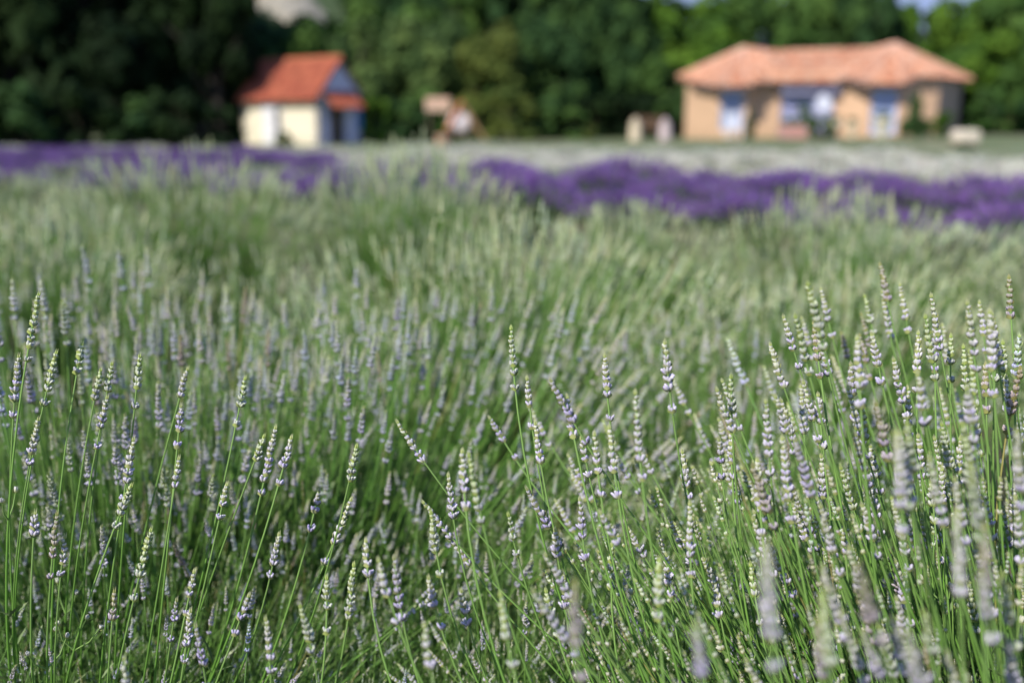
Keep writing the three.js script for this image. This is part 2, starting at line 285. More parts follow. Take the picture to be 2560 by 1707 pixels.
// ---------------------------------------------------------------- roof tiles on any planar face
const tileGeo = (() => { const mb = new MB(), N = 4, w = 0.11, L = 0.42; const rows = [0, 1].map(k => Array.from({ length: N + 1 }, (_, i) => { const a = Math.PI * i / N, n = V(Math.cos(a), Math.sin(a), 0); return mb.v(V(Math.cos(a) * w * (1 - 0.12 * k), Math.sin(a) * 0.055 + 0.012 * (1 - k), (0.5 - k) * L), n, [1, 1, 1]); })); for (let i = 0; i < N; i++) mb.quad(rows[0][i], rows[0][i + 1], rows[1][i + 1], rows[1][i]); return mb.geo(); })();
const tileMat = new THREE.MeshStandardMaterial({ color: 0xffffff, roughness: 0.85, side: THREE.DoubleSide, vertexColors: true });
function tiled(faces, parent, tones, seed) {      // faces: lists of coplanar points (Vector3), outer side up
  const r = rng(seed), mats = [], tints = [];
  for (const f of faces) {
    let n = V(0, 0, 0); for (let i = 1; i + 1 < f.length; i++) n.add(f[i].clone().sub(f[0]).cross(f[i + 1].clone().sub(f[0]))); n.normalize(); if (n.y < 0) n.negate();
    const down = V(0, -1, 0).addScaledVector(n, n.y).normalize(), across = n.clone().cross(down).normalize(), o = f[0], uv = f.map(p => [p.clone().sub(o).dot(across), p.clone().sub(o).dot(down)]);
    const inside = (x, y) => { let c = false; for (let i = 0, j = uv.length - 1; i < uv.length; j = i++) if ((uv[i][1] > y) !== (uv[j][1] > y) && x < (uv[j][0] - uv[i][0]) * (y - uv[i][1]) / (uv[j][1] - uv[i][1]) + uv[i][0]) c = !c; return c; };
    const xs = uv.map(q => q[0]), ys = uv.map(q => q[1]);
    for (let y = Math.min(...ys) + 0.15; y < Math.max(...ys); y += 0.34) for (let x = Math.min(...xs) + 0.1; x < Math.max(...xs); x += 0.235) if (inside(x, y)) {
      const p = o.clone().addScaledVector(across, x + (r() - 0.5) * 0.02).addScaledVector(down, y).addScaledVector(n, 0.012);
      mats.push(new THREE.Matrix4().makeBasis(across, n, down).setPosition(p));
      const t = tones[Math.floor(r() * tones.length)], k = 0.85 + 0.3 * r(); tints.push(new THREE.Color().setRGB(t[0] * k, t[1] * k, t[2] * k));
    }
  }
  return instances('roof_tiles', tileGeo, tileMat, mats, parent, tints);
}
// a wall between two ground points with rectangular openings [s0, s1, y0, y1] measured along it; THICK metres inward
function wallGeo(a, b, y0, y1, thick, openings, col, seed) {
  const mb = new MB(), len = Math.hypot(b[0] - a[0], b[1] - a[1]), turn = -Math.atan2(b[1] - a[1], b[0] - a[0]);
  const ss = [...new Set([0, len, ...openings.flatMap(o => [o[0], o[1]])])].sort((p, q) => p - q), ys = [...new Set([y0, y1, ...openings.flatMap(o => [o[2], o[3]])])].sort((p, q) => p - q);
  const add = (list, step) => { const out = []; for (let i = 0; i + 1 < list.length; i++) { const n = Math.max(1, Math.round((list[i + 1] - list[i]) / step)); for (let k = 0; k < n; k++) out.push(lerp(list[i], list[i + 1], k / n)); } out.push(list[list.length - 1]); return out; };
  const S = add(ss, 0.5), Y = add(ys, 0.5), dir = [(b[0] - a[0]) / len, (b[1] - a[1]) / len], nrm = [-dir[1], dir[0]];
  const hole = (s, y) => openings.some(o => s > o[0] && s < o[1] && y > o[2] && y < o[3]);
  const P = (s, y, k) => V(a[0] + dir[0] * s - nrm[0] * thick * k, y, a[1] + dir[1] * s - nrm[1] * thick * k);
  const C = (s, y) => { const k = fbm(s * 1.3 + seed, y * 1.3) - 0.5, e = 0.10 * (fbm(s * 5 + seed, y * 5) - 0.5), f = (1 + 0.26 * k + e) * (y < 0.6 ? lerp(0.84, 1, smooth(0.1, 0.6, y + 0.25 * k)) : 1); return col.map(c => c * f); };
  const face = (pts, cs, n) => { const k = pts.map((p, i) => mb.v(p, n, cs[i])); mb.quad(...k); };
  const N = V(nrm[0], 0, nrm[1]);
  for (let i = 0; i + 1 < S.length; i++) for (let j = 0; j + 1 < Y.length; j++) {
    if (hole((S[i] + S[i + 1]) / 2, (Y[j] + Y[j + 1]) / 2)) continue;
    const q = [[S[i], Y[j]], [S[i + 1], Y[j]], [S[i + 1], Y[j + 1]], [S[i], Y[j + 1]]];
    face(q.map(([s, y]) => P(s, y, 0)), q.map(([s, y]) => C(s, y)), N); face(q.map(([s, y]) => P(s, y, 1)), q.map(([s, y]) => C(s, y)), N.clone().negate());
  }
  const edge = (s0, y0, s1, y1) => mb.flat([P(s0, y0, 0), P(s1, y1, 0), P(s1, y1, 1), P(s0, y0, 1)], C(s0, y0));
  for (const o of openings) { edge(o[0], o[2], o[0], o[3]); edge(o[1], o[2], o[1], o[3]); edge(o[0], o[2], o[1], o[2]); edge(o[0], o[3], o[1], o[3]); }
  edge(0, y0, 0, y1); edge(len, y0, len, y1); edge(0, y1, len, y1);
  return mb.geo();
}

// ---------------------------------------------------------------- the small hut
{
  const L = 5.3, Wd = 2.9, th = -35 * Math.PI / 180, cx = (795 - 1280) / FPX * 46 / 1.024, SC = 0.965, X = [Math.cos(th), -Math.sin(th)], Z = [Math.sin(th), Math.cos(th)];
  const ox = cx - (X[0] * L / 2 + Z[0] * Wd / 2) * SC, oz = -46 - (X[1] * L / 2 + Z[1] * Wd / 2) * SC;
  const hut = thing('hut', 'small cream hut with steep red tiled roof and blue-grey gable end', 'hut', [ox, -0.13, oz], th); hut.scale.setScalar(SC);
  const cream = [0.76, 0.69, 0.54], blue = [0.56, 0.57, 0.72], x1 = L / 2, z1 = Wd / 2, eave = 2.42, ridge = 4.0;
  // outer face is to the left of a -> b as wallGeo has it: nrm = (-dz, dx)
  const sx = s => L - s;                              // distance from the near corner, along the long wall
  tag(part('wall', wallGeo([-x1, z1], [x1, z1], 0, eave, 0.22, [[sx(2.86), sx(2.5), 0.02, 1.7]], cream, 2), M.plaster, hut), 'cream plastered long wall');
  tag(part('wall', wallGeo([x1, z1], [x1, -z1], 0, eave, 0.22, [[0.72, 1.72, 0.02, 1.95]], blue, 5), M.plaster, hut), 'blue-grey gable wall');
  part('wall', wallGeo([x1, -z1], [-x1, -z1], 0, eave, 0.22, [], cream, 8), M.plaster, hut);
  part('wall', wallGeo([-x1, -z1], [-x1, z1], 0, eave, 0.22, [], cream, 9), M.plaster, hut);
  for (const s of [1, -1]) { const g = new MB(), x = s * x1; for (const k of [0, 1]) g.flat([V(x - s * 0.22 * k, eave, -z1), V(x - s * 0.22 * k, eave, z1), V(x - s * 0.22 * k, ridge - 0.14, 0)], s > 0 ? blue : cream); g.build('gable', M.plaster, hut); }
  const roof = new MB(), ov = 0.34, gx = x1 + 0.22, gl = x1 + 0.04, slope = (ridge - eave) / z1, ey = eave - slope * ov + 0.05, ry = ridge + 0.05, faces = [];
  for (const s of [1, -1]) {
    const f = [V(-gl, ry, 0), V(gx, ry, 0), V(gx, ey, s * (z1 + ov)), V(-gl, ey, s * (z1 + ov))];
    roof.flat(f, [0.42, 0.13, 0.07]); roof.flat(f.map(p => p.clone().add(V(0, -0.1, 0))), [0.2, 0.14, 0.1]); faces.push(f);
    for (const e of [0, 1, 2, 3]) { const p = f[e], q = f[(e + 1) % 4]; roof.flat([p, q, q.clone().add(V(0, -0.1, 0)), p.clone().add(V(0, -0.1, 0))], [0.26, 0.15, 0.1]); }
  }
  const rf = roof.build('roof', M.tile, hut);
  tiled(faces, rf, [[0.42, 0.105, 0.055], [0.35, 0.085, 0.045], [0.47, 0.14, 0.07]], 21);
  new MB().tube([V(-gl, ry + 0.02, 0), V(0, ry + 0.02, 0), V(gx, ry + 0.02, 0)], () => 0.09, 8, () => [0.5, 0.17, 0.08]).build('ridge_cap', M.tile, rf);
  // the white door leaf folded back against the long wall, its frame, the dark opening
  const white = [0.78, 0.77, 0.80], dz = z1 + 0.03, dx = s => x1 - s;
  const dr = new MB().box((dx(2.9) + dx(3.78)) / 2, 1.05, dz + 0.03, 0.86, 2.06, 0.05, white).build('door', M.wood, hut); tag(dr, 'white door leaf folded open against the cream wall');
  for (const y of [0.55, 1.5]) new MB().box((dx(2.9) + dx(3.78)) / 2, y, dz + 0.065, 0.62, 0.72, 0.02, [0.72, 0.71, 0.75]).build('door_panel', M.wood, dr);
  new MB().tube([V(dx(3.68), 1.05, dz + 0.06), V(dx(3.68), 1.05, dz + 0.12), V(dx(3.6), 1.05, dz + 0.12)], () => 0.015, 6, () => [0.2, 0.2, 0.2]).build('door_handle', M.wood, dr);
  new MB().box(dx(2.45), 0.92, dz, 0.1, 1.8, 0.06, white).box(dx(2.9), 0.92, dz - 0.01, 0.07, 1.8, 0.04, white).box((dx(2.45) + dx(2.9)) / 2, 1.8, dz, 0.56, 0.16, 0.06, white).build('door_frame', M.wood, hut);
  // gable: doorway with a small tiled canopy, a blue shutter at the far corner
  const gz = f => z1 - f * Wd, can = new MB(), cy0 = 2.45, cy1 = 1.86, cf = [V(x1 + 0.02, cy0, gz(0.12)), V(x1 + 0.02, cy0, gz(0.86)), V(x1 + 0.62, cy1, gz(0.86)), V(x1 + 0.62, cy1, gz(0.12))];
  can.flat(cf, [0.4, 0.12, 0.07]); can.flat(cf.map(p => p.clone().add(V(0, -0.08, 0))), [0.2, 0.13, 0.1]); can.flat([cf[3], cf[2], cf[2].clone().add(V(0, -0.08, 0)), cf[3].clone().add(V(0, -0.08, 0))], [0.3, 0.12, 0.08]);
  const cn = can.build('canopy', M.tile, hut); tag(cn, 'small red tiled canopy over the doorway');
  tiled([cf], cn, [[0.42, 0.105, 0.055], [0.35, 0.085, 0.045]], 23);
  for (const f of [0.2, 0.78]) new MB().tube([V(x1 + 0.02, 1.55, gz(f)), V(x1 + 0.5, 1.9, gz(f))], () => 0.03, 6, () => [0.2, 0.2, 0.26]).build('bracket', M.wood, cn);
  const z = s => z1 - s;
  new MB().box(x1 + 0.02, 0.98, z(0.68), 0.08, 1.98, 0.09, [0.28, 0.3, 0.46]).box(x1 + 0.02, 0.98, z(1.76), 0.08, 1.98, 0.09, [0.28, 0.3, 0.46]).box(x1 + 0.02, 2.0, z(1.22), 0.08, 0.1, 1.18, [0.28, 0.3, 0.46]).build('door_frame', M.wood, hut);
  tag(new MB().box(x1 + 0.03, 1.15, z(2.72), 0.05, 0.95, 0.3, [0.03, 0.16, 0.42]).build('shutter', M.wood, hut), 'strong blue shutter');
  const fl = new MB().box(0, 0.03, 0, L - 0.46, 0.06, Wd - 0.46, [0.1, 0.09, 0.08]).build('floor', M.stone, hut);
  // the green climbing plant at the wall's foot
  const pl = V(dx(2.1), 0, z1 + 0.3).applyAxisAngle(V(0, 1, 0), th).add(V(ox, 0, oz));
  const px = 1280 + pl.x / -pl.z * FPX * 1.024; shrub(px, -pl.z, 0.78, 0.42, 'olive', 'small yellow-green bush at the foot of the cream hut wall', null);
}

// ---------------------------------------------------------------- the stone house
{
  const P = (px, d) => [(px - 1280) / FPX * d / 1.024, -d], G = 0.2;
  const house = thing('house', 'long peach-walled house with two many-sided ends and wavy terracotta tiled roof', 'house', [0, 0, 0]);
  const peach = [0.64, 0.42, 0.275], stone = [0.58, 0.42, 0.28];
  const plan = { L0: P(1735, 54), L1: P(1713, 50.4), L2: P(1788, 47.8), L3: P(1868, 47.6), L4: P(1882, 48.3), C2: P(1945, 48.35), C3: P(2090, 48.35), R1: P(2098, 48.3), R2: P(2168, 47.6), R3: P(2250, 47.6), R4: P(2342, 48.05), R5: P(2397, 51.2), R6: P(2380, 54) };
  const seg = (a, b, top, open, label, col = peach, seed = 1) => { const m = part('wall', wallGeo(plan[a], plan[b], G - 0.4, top, 0.3, open, col, seed), M.plaster, house); if (label) tag(m, label); };
  const len = (a, b) => Math.hypot(plan[b][0] - plan[a][0], plan[b][1] - plan[a][1]);
  const wl = len('L2', 'L3'), wr = len('R2', 'R3'), wc = len('C2', 'C3');
  seg('L0', 'L1', 3.2, [], null, stone, 3); seg('L1', 'L2', 2.95, [], null, peach, 4);
  seg('L2', 'L3', 2.85, [[0.2, wl - 0.12, 0.55, 2.42]], null, peach, 5); seg('L3', 'L4', 2.95, [], null, peach, 6);
  seg('L4', 'C2', 3.2, [], null, peach, 7); seg('C2', 'C3', 3.2, [[0.1, wc - 0.1, 0.22, 2.62]], null, peach, 8); seg('C3', 'R1', 3.2, [], null, peach, 9);
  seg('R1', 'R2', 2.95, [], null, peach, 10); seg('R2', 'R3', 2.85, [[0.14, wr - 0.14, 0.35, 2.45]], null, peach, 11);
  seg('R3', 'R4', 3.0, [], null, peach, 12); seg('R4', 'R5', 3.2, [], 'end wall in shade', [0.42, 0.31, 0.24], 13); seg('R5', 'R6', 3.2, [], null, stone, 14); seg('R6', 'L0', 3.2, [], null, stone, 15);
  // the roof
  const Q = (px, py, d) => { const r = ray(px, py); return V(r.x / -r.z * d, tall(py, d), -d); };
  const e = [[1696, 193, 51.5], [1740, 206, 48.6], [1794, 215, 46.9], [1866, 215, 46.9], [1911, 200, 47.7], [1954, 204, 47.75], [2086, 204, 47.75], [2113, 193, 47.7], [2160, 207, 46.9], [2255, 210, 46.9], [2300, 189, 47.35], [2352, 190, 47.8], [2428, 198, 51.2], [2400, 200, 55], [1722, 200, 55]].map(a => Q(...a));
  const p = [[1861, 121, 50.8], [1933, 132, 51.3], [2183, 125, 51.3], [2240, 111, 50.8]].map(a => Q(...a));
  const faces = [[e[0], e[1], p[0]], [e[1], e[2], p[0]], [e[2], e[3], p[0]], [e[3], e[4], p[0]], [e[4], p[1], p[0]], [e[4], e[5], p[1]], [e[5], e[6], p[2]], [e[5], p[2], p[1]], [e[6], e[7], p[2]], [e[7], p[3], p[2]], [e[7], e[8], p[3]], [e[8], e[9], p[3]], [e[9], e[10], p[3]], [e[10], e[11], p[3]], [e[11], e[12], p[3]], [e[12], e[13], p[3]], [e[13], p[2], p[3]], [e[13], e[14], p[2]], [e[14], p[1], p[2]], [e[14], p[0], p[1]], [e[14], e[0], p[0]]];
  const rb = new MB(), dn = V(0, -0.14, 0);
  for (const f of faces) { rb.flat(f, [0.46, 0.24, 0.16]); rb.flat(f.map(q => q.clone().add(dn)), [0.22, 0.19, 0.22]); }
  for (let i = 0; i < e.length; i++) { const a = e[i], b = e[(i + 1) % e.length]; rb.flat([a, b, b.clone().add(dn), a.clone().add(dn)], [0.34, 0.22, 0.2]); }
  const roof = rb.build('roof', M.tile, house);
  tiled(faces, roof, [[0.60, 0.28, 0.165], [0.66, 0.35, 0.22], [0.55, 0.22, 0.12], [0.62, 0.37, 0.26]], 31);
  const hip = (a, b) => new MB().tube([a, a.clone().lerp(b, 0.5), b].map(q => q.clone().add(V(0, 0.04, 0))), () => 0.1, 7, t => mix3([0.62, 0.33, 0.22], [0.7, 0.42, 0.3], t)).build('ridge_cap', M.tile, roof);
  hip(p[0], p[1]); hip(p[1], p[2]); hip(p[2], p[3]); hip(e[0], p[0]); hip(e[12], p[3]); hip(e[2], p[0]); hip(e[3], p[0]); hip(e[8], p[3]); hip(e[9], p[3]);
  // windows: a frame, panes, mullions, a curtain behind
  function glazing(a, b, s0, s1, y0, y1, cols, rows, frame, name, label, curtain) {
    const A = plan[a], B = plan[b], l = len(a, b), d = [(B[0] - A[0]) / l, (B[1] - A[1]) / l], n = [-d[1], d[0]], turn = -Math.atan2(d[1], d[0]);
    const C = (s, y, k) => [A[0] + d[0] * s - n[0] * k, y, A[1] + d[1] * s - n[1] * k];
    const w = s1 - s0, h = y1 - y0, f = 0.09, fr = new MB();
    for (const [s, y, ws, hs] of [[s0 + f / 2, (y0 + y1) / 2, f, h], [s1 - f / 2, (y0 + y1) / 2, f, h], [(s0 + s1) / 2, y0 + f / 2, w - 2 * f, f], [(s0 + s1) / 2, y1 - f / 2, w - 2 * f, f]]) fr.box(...C(s, y, 0.1), ws, hs, 0.08, frame, turn);
    const win = fr.build(name, M.wood, house); if (label) tag(win, label);
    const cw = (w - 2 * f) / cols, rh = (h - 2 * f) / rows;
    for (let i = 1; i < cols; i++) new MB().box(...C(s0 + f + i * cw, (y0 + y1) / 2, 0.1), 0.05, h - 2 * f, 0.06, frame, turn).build('mullion', M.wood, win);
    for (let i = 1; i < rows; i++) new MB().box(...C((s0 + s1) / 2, y0 + f + i * rh, 0.1), w - 2 * f, 0.045, 0.05, frame, turn).build('mullion', M.wood, win);
    for (let i = 0; i < cols; i++) for (let j = 0; j < rows; j++) {
      const a0 = s0 + f + i * cw + 0.026, a1 = a0 + cw - 0.052, b0 = y0 + f + j * rh + 0.024, b1 = b0 + rh - 0.047, pm = new MB(); pm.flat([V(...C(a0, b0, 0.11)), V(...C(a1, b0, 0.11)), V(...C(a1, b1, 0.11)), V(...C(a0, b1, 0.11))], [1, 1, 1]); pm.build('pane', M.glass, win);
    }
    const cu = new MB(), N = Math.round(w / 0.08); let prev;
    for (let i = 0; i <= N; i++) { const s = lerp(s0, s1, i / N), k = 0.145 + 0.02 * Math.sin(i * 1.9), q = [C(s, y0, k), C(s, y1, k)].map(t => cu.v(V(...t), V(n[0] + 0.5 * Math.cos(i * 1.9) * d[0], 0, n[1] + 0.5 * Math.cos(i * 1.9) * d[1]).normalize(), curtain)); if (prev) cu.quad(prev[0], q[0], q[1], prev[1]); prev = q; }
    cu.build('curtain', M.cloth, win);
  }
  glazing('L2', 'L3', 0.2, wl - 0.12, 0.55, 2.42, 2, 2, [0.66, 0.66, 0.74], 'window', 'white framed window with blue curtain', [0.50, 0.55, 0.76]);
  glazing('R2', 'R3', 0.14, wr - 0.14, 0.35, 2.45, 3, 3, [0.6, 0.64, 0.82], 'window', 'pale blue window at the far end of the house', [0.72, 0.76, 0.95]);
  glazing('C2', 'C3', 0.1, wc - 0.1, 0.22, 2.62, 4, 2, [0.36, 0.34, 0.46], 'glass_door', 'wide blue-grey glazed entrance', [0.76, 0.68, 0.84]);
  new MB().box((plan.C2[0] + plan.C3[0]) / 2, 2.4, plan.C2[1] + 0.3, wc, 0.36, 0.24, [0.36, 0.35, 0.5]).build('shutter_box', M.wood, house);
}

// ---------------------------------------------------------------- things in the garden
{
  const wood = [0.36, 0.2, 0.1];
  { // signboard
    const p = far(1095, 42), o = thing('signboard', 'blank peach-coloured signboard on two thin posts between hut and A-shaped frame', 'signboard', p.toArray(), 0.12); o.scale.setScalar(0.88);
    const bd = new MB(); for (let k = 0; k < 3; k++) bd.box(0, 1.68 + k * 0.21, 0.04, 1.14 + 0.03 * (k % 2), 0.2, 0.035, [0.60 + 0.03 * k, 0.42, 0.31]);
    bd.build('board', M.wood, o);
    for (const s of [-1, 1]) new MB().tube([V(s * 0.42, 0, 0), V(s * 0.42, 1.1, 0), V(s * 0.42, 2.05, 0)], () => 0.035, 6, () => [0.17, 0.16, 0.09]).build('post', M.wood, o);
  }
  { // A-shaped wooden frame with a round seat
    const p = far(1155, 41), o = thing('swing_frame', 'A-shaped orange-brown wooden swing frame holding a pale round seat', 'garden swing', [p.x, p.y, p.z], 0.1);
    for (const z of [-0.55, 0.55]) for (const s of [-1, 1]) new MB().tube([V(s * 1.05, 0, z), V(s * 0.5, 0.85, z * 0.9), V(s * 0.02, 1.72, z * 0.8)], () => 0.06, 7, () => s < 0 ? [0.58, 0.2, 0.08] : [0.30, 0.19, 0.09]).build('leg', M.wood, o);
    new MB().tube([V(0, 1.7, -0.6), V(0, 1.7, 0), V(0, 1.7, 0.6)], () => 0.06, 7, () => [0.5, 0.32, 0.07]).build('beam', M.wood, o);
    const seat = new THREE.SphereGeometry(0.5, 28, 18); { const c = []; const a = seat.attributes.position; for (let i = 0; i < a.count; i++) { const k = fbm(a.getX(i) * 4 + 5, a.getY(i) * 4); c.push(...mix3([0.72, 0.6, 0.62], [0.82, 0.76, 0.76], k)); } seat.setAttribute('color', new THREE.Float32BufferAttribute(c, 3)); seat.scale(0.86, 0.8, 0.3); }
    const st = part('seat', seat, M.cloth, o); st.position.set(-0.12, 0.92, 0.25);
    { const rim = []; for (let k = 0; k <= 28; k++) { const a = k / 28 * 6.283; rim.push(V(-0.12 + Math.cos(a) * 0.45, 0.92 + Math.sin(a) * 0.42, 0.24)); } new MB().tube(rim, () => 0.035, 7, () => [0.5, 0.3, 0.2], false).build('seat_rim', M.wood, o); }
    for (const s of [-1, 1]) new MB().tube([V(-0.12 + s * 0.25, 1.27, 0.25), V(s * 0.1, 1.7, 0.15)], () => 0.012, 5, () => [0.5, 0.45, 0.35]).build('rope', M.wood, o);
    tag(new MB().box(-0.78, 0.5, 0.62, 0.5, 0.09, 0.5, [0.62, 0.17, 0.06], 0, 0.95).build('foot_board', M.wood, o), 'orange-red slanting board');
  }
  { const p = far(1108, 40), o = thing('flower_pot', 'pale pink pot at the foot of the A-shaped wooden frame', 'flower pot', p.toArray());
    const g = new THREE.LatheGeometry([[0.001, 0], [0.2, 0], [0.27, 0.36], [0.3, 0.37], [0.3, 0.43], [0.24, 0.43], [0.22, 0.34], [0.001, 0.34]].map(a => new THREE.Vector2(...a)), 20);
    part('pot', g, new THREE.MeshStandardMaterial({ color: new THREE.Color().setRGB(0.6, 0.34, 0.28), roughness: 0.9 }), o);
    const c = part('foliage', shrubs.mid[0], M.leaf, o); c.scale.set(0.5, 0.35, 0.5); c.position.y = 0.34; }
  { // two pale posts with a brown board between them
    const a = far(1590, 46), b = far(1664, 46);
    const post = (pos, col, label, h) => { const o = thing('stone_post', label, 'post', pos.toArray(), 0.1), mb = new MB(); o.scale.setScalar(0.85); mb.tube([V(0, 0, 0), V(0, 0.3, 0), V(0, h * 0.7, 0), V(0, h, 0)], t => lerp(0.36, 0.3, t), 10, t => mix3(col, col.map(c => c * 1.08), t)); mb.build('shaft', M.stone, o); new MB().tube([V(0, h - 0.02, 0), V(0, h + 0.1, 0), V(0, h + 0.2, 0)], t => lerp(0.34, 0.12, t), 10, () => col).build('post_cap', M.stone, o); };
    post(a, [0.64, 0.54, 0.40], 'cream-coloured stone post beside the brown board', 0.95); post(b, [0.56, 0.46, 0.47], 'pinkish grey stone post nearest the peach house', 0.9);
    const o = thing('board_fence', 'dark brown board rail between the two pale posts', 'fence', [(a.x + b.x) / 2, a.y, a.z - 0.45]);
    for (const y of [0.78, 1.0, 0.56]) new MB().box(0, y, 0, 1.5, 0.19, 0.04, [0.10, 0.055, 0.03]).build('plank', M.wood, o);
    for (const s of [-0.6, 0.6]) new MB().box(s, 0.55, -0.05, 0.08, 1.1, 0.05, [0.1, 0.06, 0.035]).build('post', M.wood, o);
  }
  shrub(1473, 47, 0.85, 0.4, 'olive', 'small brownish bush alone before the dark trees', null);
  { const p = far(2418, 33), o = thing('stone_block', 'pale cream stone block lying on the grass past the house end', 'stone block', [p.x, p.y, p.z], 0.15), g = new THREE.BoxGeometry(1.05, 0.52, 0.5, 10, 6, 6), a = g.attributes.position, c = [];
    for (let i = 0; i < a.count; i++) { const x = a.getX(i), y = a.getY(i), z = a.getZ(i), k = Math.pow(Math.pow(Math.abs(x) / 0.525, 6) + Math.pow(Math.abs(y) / 0.26, 6) + Math.pow(Math.abs(z) / 0.25, 6), -1 / 6), n = 1 + 0.06 * (fbm(x * 4 + 3, y * 4 + z * 3) - 0.5); a.setXYZ(i, x * k * n, y * k * n, z * k * n); c.push(...mix3([0.58, 0.5, 0.4], [0.7, 0.63, 0.52], fbm(x * 5, y * 5 + z))); }
    g.setAttribute('color', new THREE.Float32BufferAttribute(c, 3)); g.computeVertexNormals(); part('block', g, M.stone, o).position.y = 0.36; o.scale.setScalar(0.86);
    new MB().box(0, 0.05, 0, 0.85, 0.12, 0.4, [0.4, 0.36, 0.3]).build('footing', M.stone, o); }
  { // round white plate on a stand before the glass door
    const p = far(2056, 46.5), o = thing('round_sign', 'round white sign on a thin stand before the glazed entrance', 'sign', p.toArray());
    const g = new THREE.CylinderGeometry(0.37, 0.37, 0.06, 28); g.rotateX(Math.PI / 2); part('disc', g, new THREE.MeshStandardMaterial({ color: new THREE.Color().setRGB(0.72, 0.74, 0.85), roughness: 0.7 }), o).position.set(0, 1.55, 0.06);
    new MB().tube([V(0, 0, 0), V(0, 0.8, 0), V(0, 1.9, 0)], () => 0.03, 6, () => [0.3, 0.3, 0.34]).build('post', M.wood, o); }
  { const p = far(1836, 46.2), o = thing('garden_chair', 'white garden chair in front of the white framed window', 'chair', p.toArray(), 0.3), w = [0.74, 0.76, 0.84];
    new MB().box(0, 0.5, 0, 0.62, 0.06, 0.55, w).build('seat', M.wood, o); for (let k = -2; k <= 2; k++) new MB().box(k * 0.125, 0.86, -0.26, 0.11, 0.7, 0.03, w).build('slat', M.wood, o);
    for (const x of [-0.27, 0.27]) for (const z of [-0.23, 0.23]) new MB().box(x, 0.235, z, 0.06, 0.47, 0.06, w).build('leg', M.wood, o); for (const x of [-0.33, 0.33]) new MB().box(x, 0.72, 0, 0.06, 0.05, 0.52, w).build('armrest', M.wood, o); }
  { const p = far(1982, 46), o = thing('planter', 'pinkish brick planter below the glazed entrance', 'planter', p.toArray()); const mb = new MB();
    for (let j = 0; j < 4; j++) for (let i = 0; i < 6; i++) { const c = [0.52 + 0.06 * hash2(i, j), 0.3, 0.27]; new MB().box(-0.52 + i * 0.21 + (j % 2) * 0.05, 0.1 + j * 0.15, 0.2, 0.2, 0.14, 0.1, c).build('brick', M.stone, o); }
    new MB().box(0, 0.3, -0.05, 1.2, 0.58, 0.4, [0.44, 0.3, 0.27]).build('core', M.stone, o); const c = part('foliage', shrubs.pale[0], M.leaf, o); c.scale.set(1.3, 0.45, 0.55); c.position.y = 0.5; }
  const pot = (px, d, h, r, col, label) => { const p = far(px, d), o = thing('stone_urn', label, 'urn', p.toArray()), g = new THREE.LatheGeometry([[0.001, 0], [0.6, 0], [0.62, 0.08], [0.4, 0.16], [0.72, 0.5], [1, 0.82], [1, 0.92], [0.85, 0.92], [0.7, 0.8], [0.001, 0.8]].map(([x, y]) => new THREE.Vector2(x * r, y * h)), 18); part('bowl', g, new THREE.MeshStandardMaterial({ color: new THREE.Color().setRGB(...col), roughness: 0.95 }), o); const c = part('foliage', shrubs.pale[1], M.leaf, o); c.scale.set(r * 2, h * 0.45, r * 2); c.position.y = h * 0.78; };
  pot(2086, 45, 0.85, 0.36, [0.62, 0.56, 0.44], 'cream stone urn beside the round white sign'); pot(2132, 45, 0.75, 0.28, [0.64, 0.53, 0.38], 'slim cream stone urn before the peach wall'); pot(2208, 45, 0.95, 0.44, [0.62, 0.58, 0.46], 'large cream stone urn under the pale blue window');
  shrub(2012, 46, 1.65, 0.4, 'pale', 'loose leafy bush covering part of the glazed entrance', null); shrub(2055, 44.5, 1.0, 0.8, 'pale', 'pale flowering bush below the round white sign', null);
  shrub(2290, 45, 1.0, 0.75, 'dark', 'dark green bush against the corner of the far house end', null); shrub(2350, 46, 1.15, 0.7, 'bright', 'bright green bush by the shaded end wall', null); shrub(2288, 46.6, 2.1, 0.35, 'dark', 'slim dark cypress-like bush against the peach wall', null); shrub(1876, 46.6, 1.5, 0.25, 'dark', 'slim dark bush in the corner beside the white framed window', null);
  shrub(2425, 30.5, 0.24, 0.45, 'dark', 'low dark green bush in front of the pale stone block', null);
}

// ---------------------------------------------------------------- lavender
const LILAC = [0.57, 0.53, 0.69], LILAC2 = [0.47, 0.42, 0.64], CREAMY = [0.61, 0.63, 0.46], CUP = [0.36, 0.43, 0.12], TIPGREEN = [0.40, 0.49, 0.12], STEM = [0.125, 0.275, 0.042], STEM2 = [0.205, 0.335, 0.095];
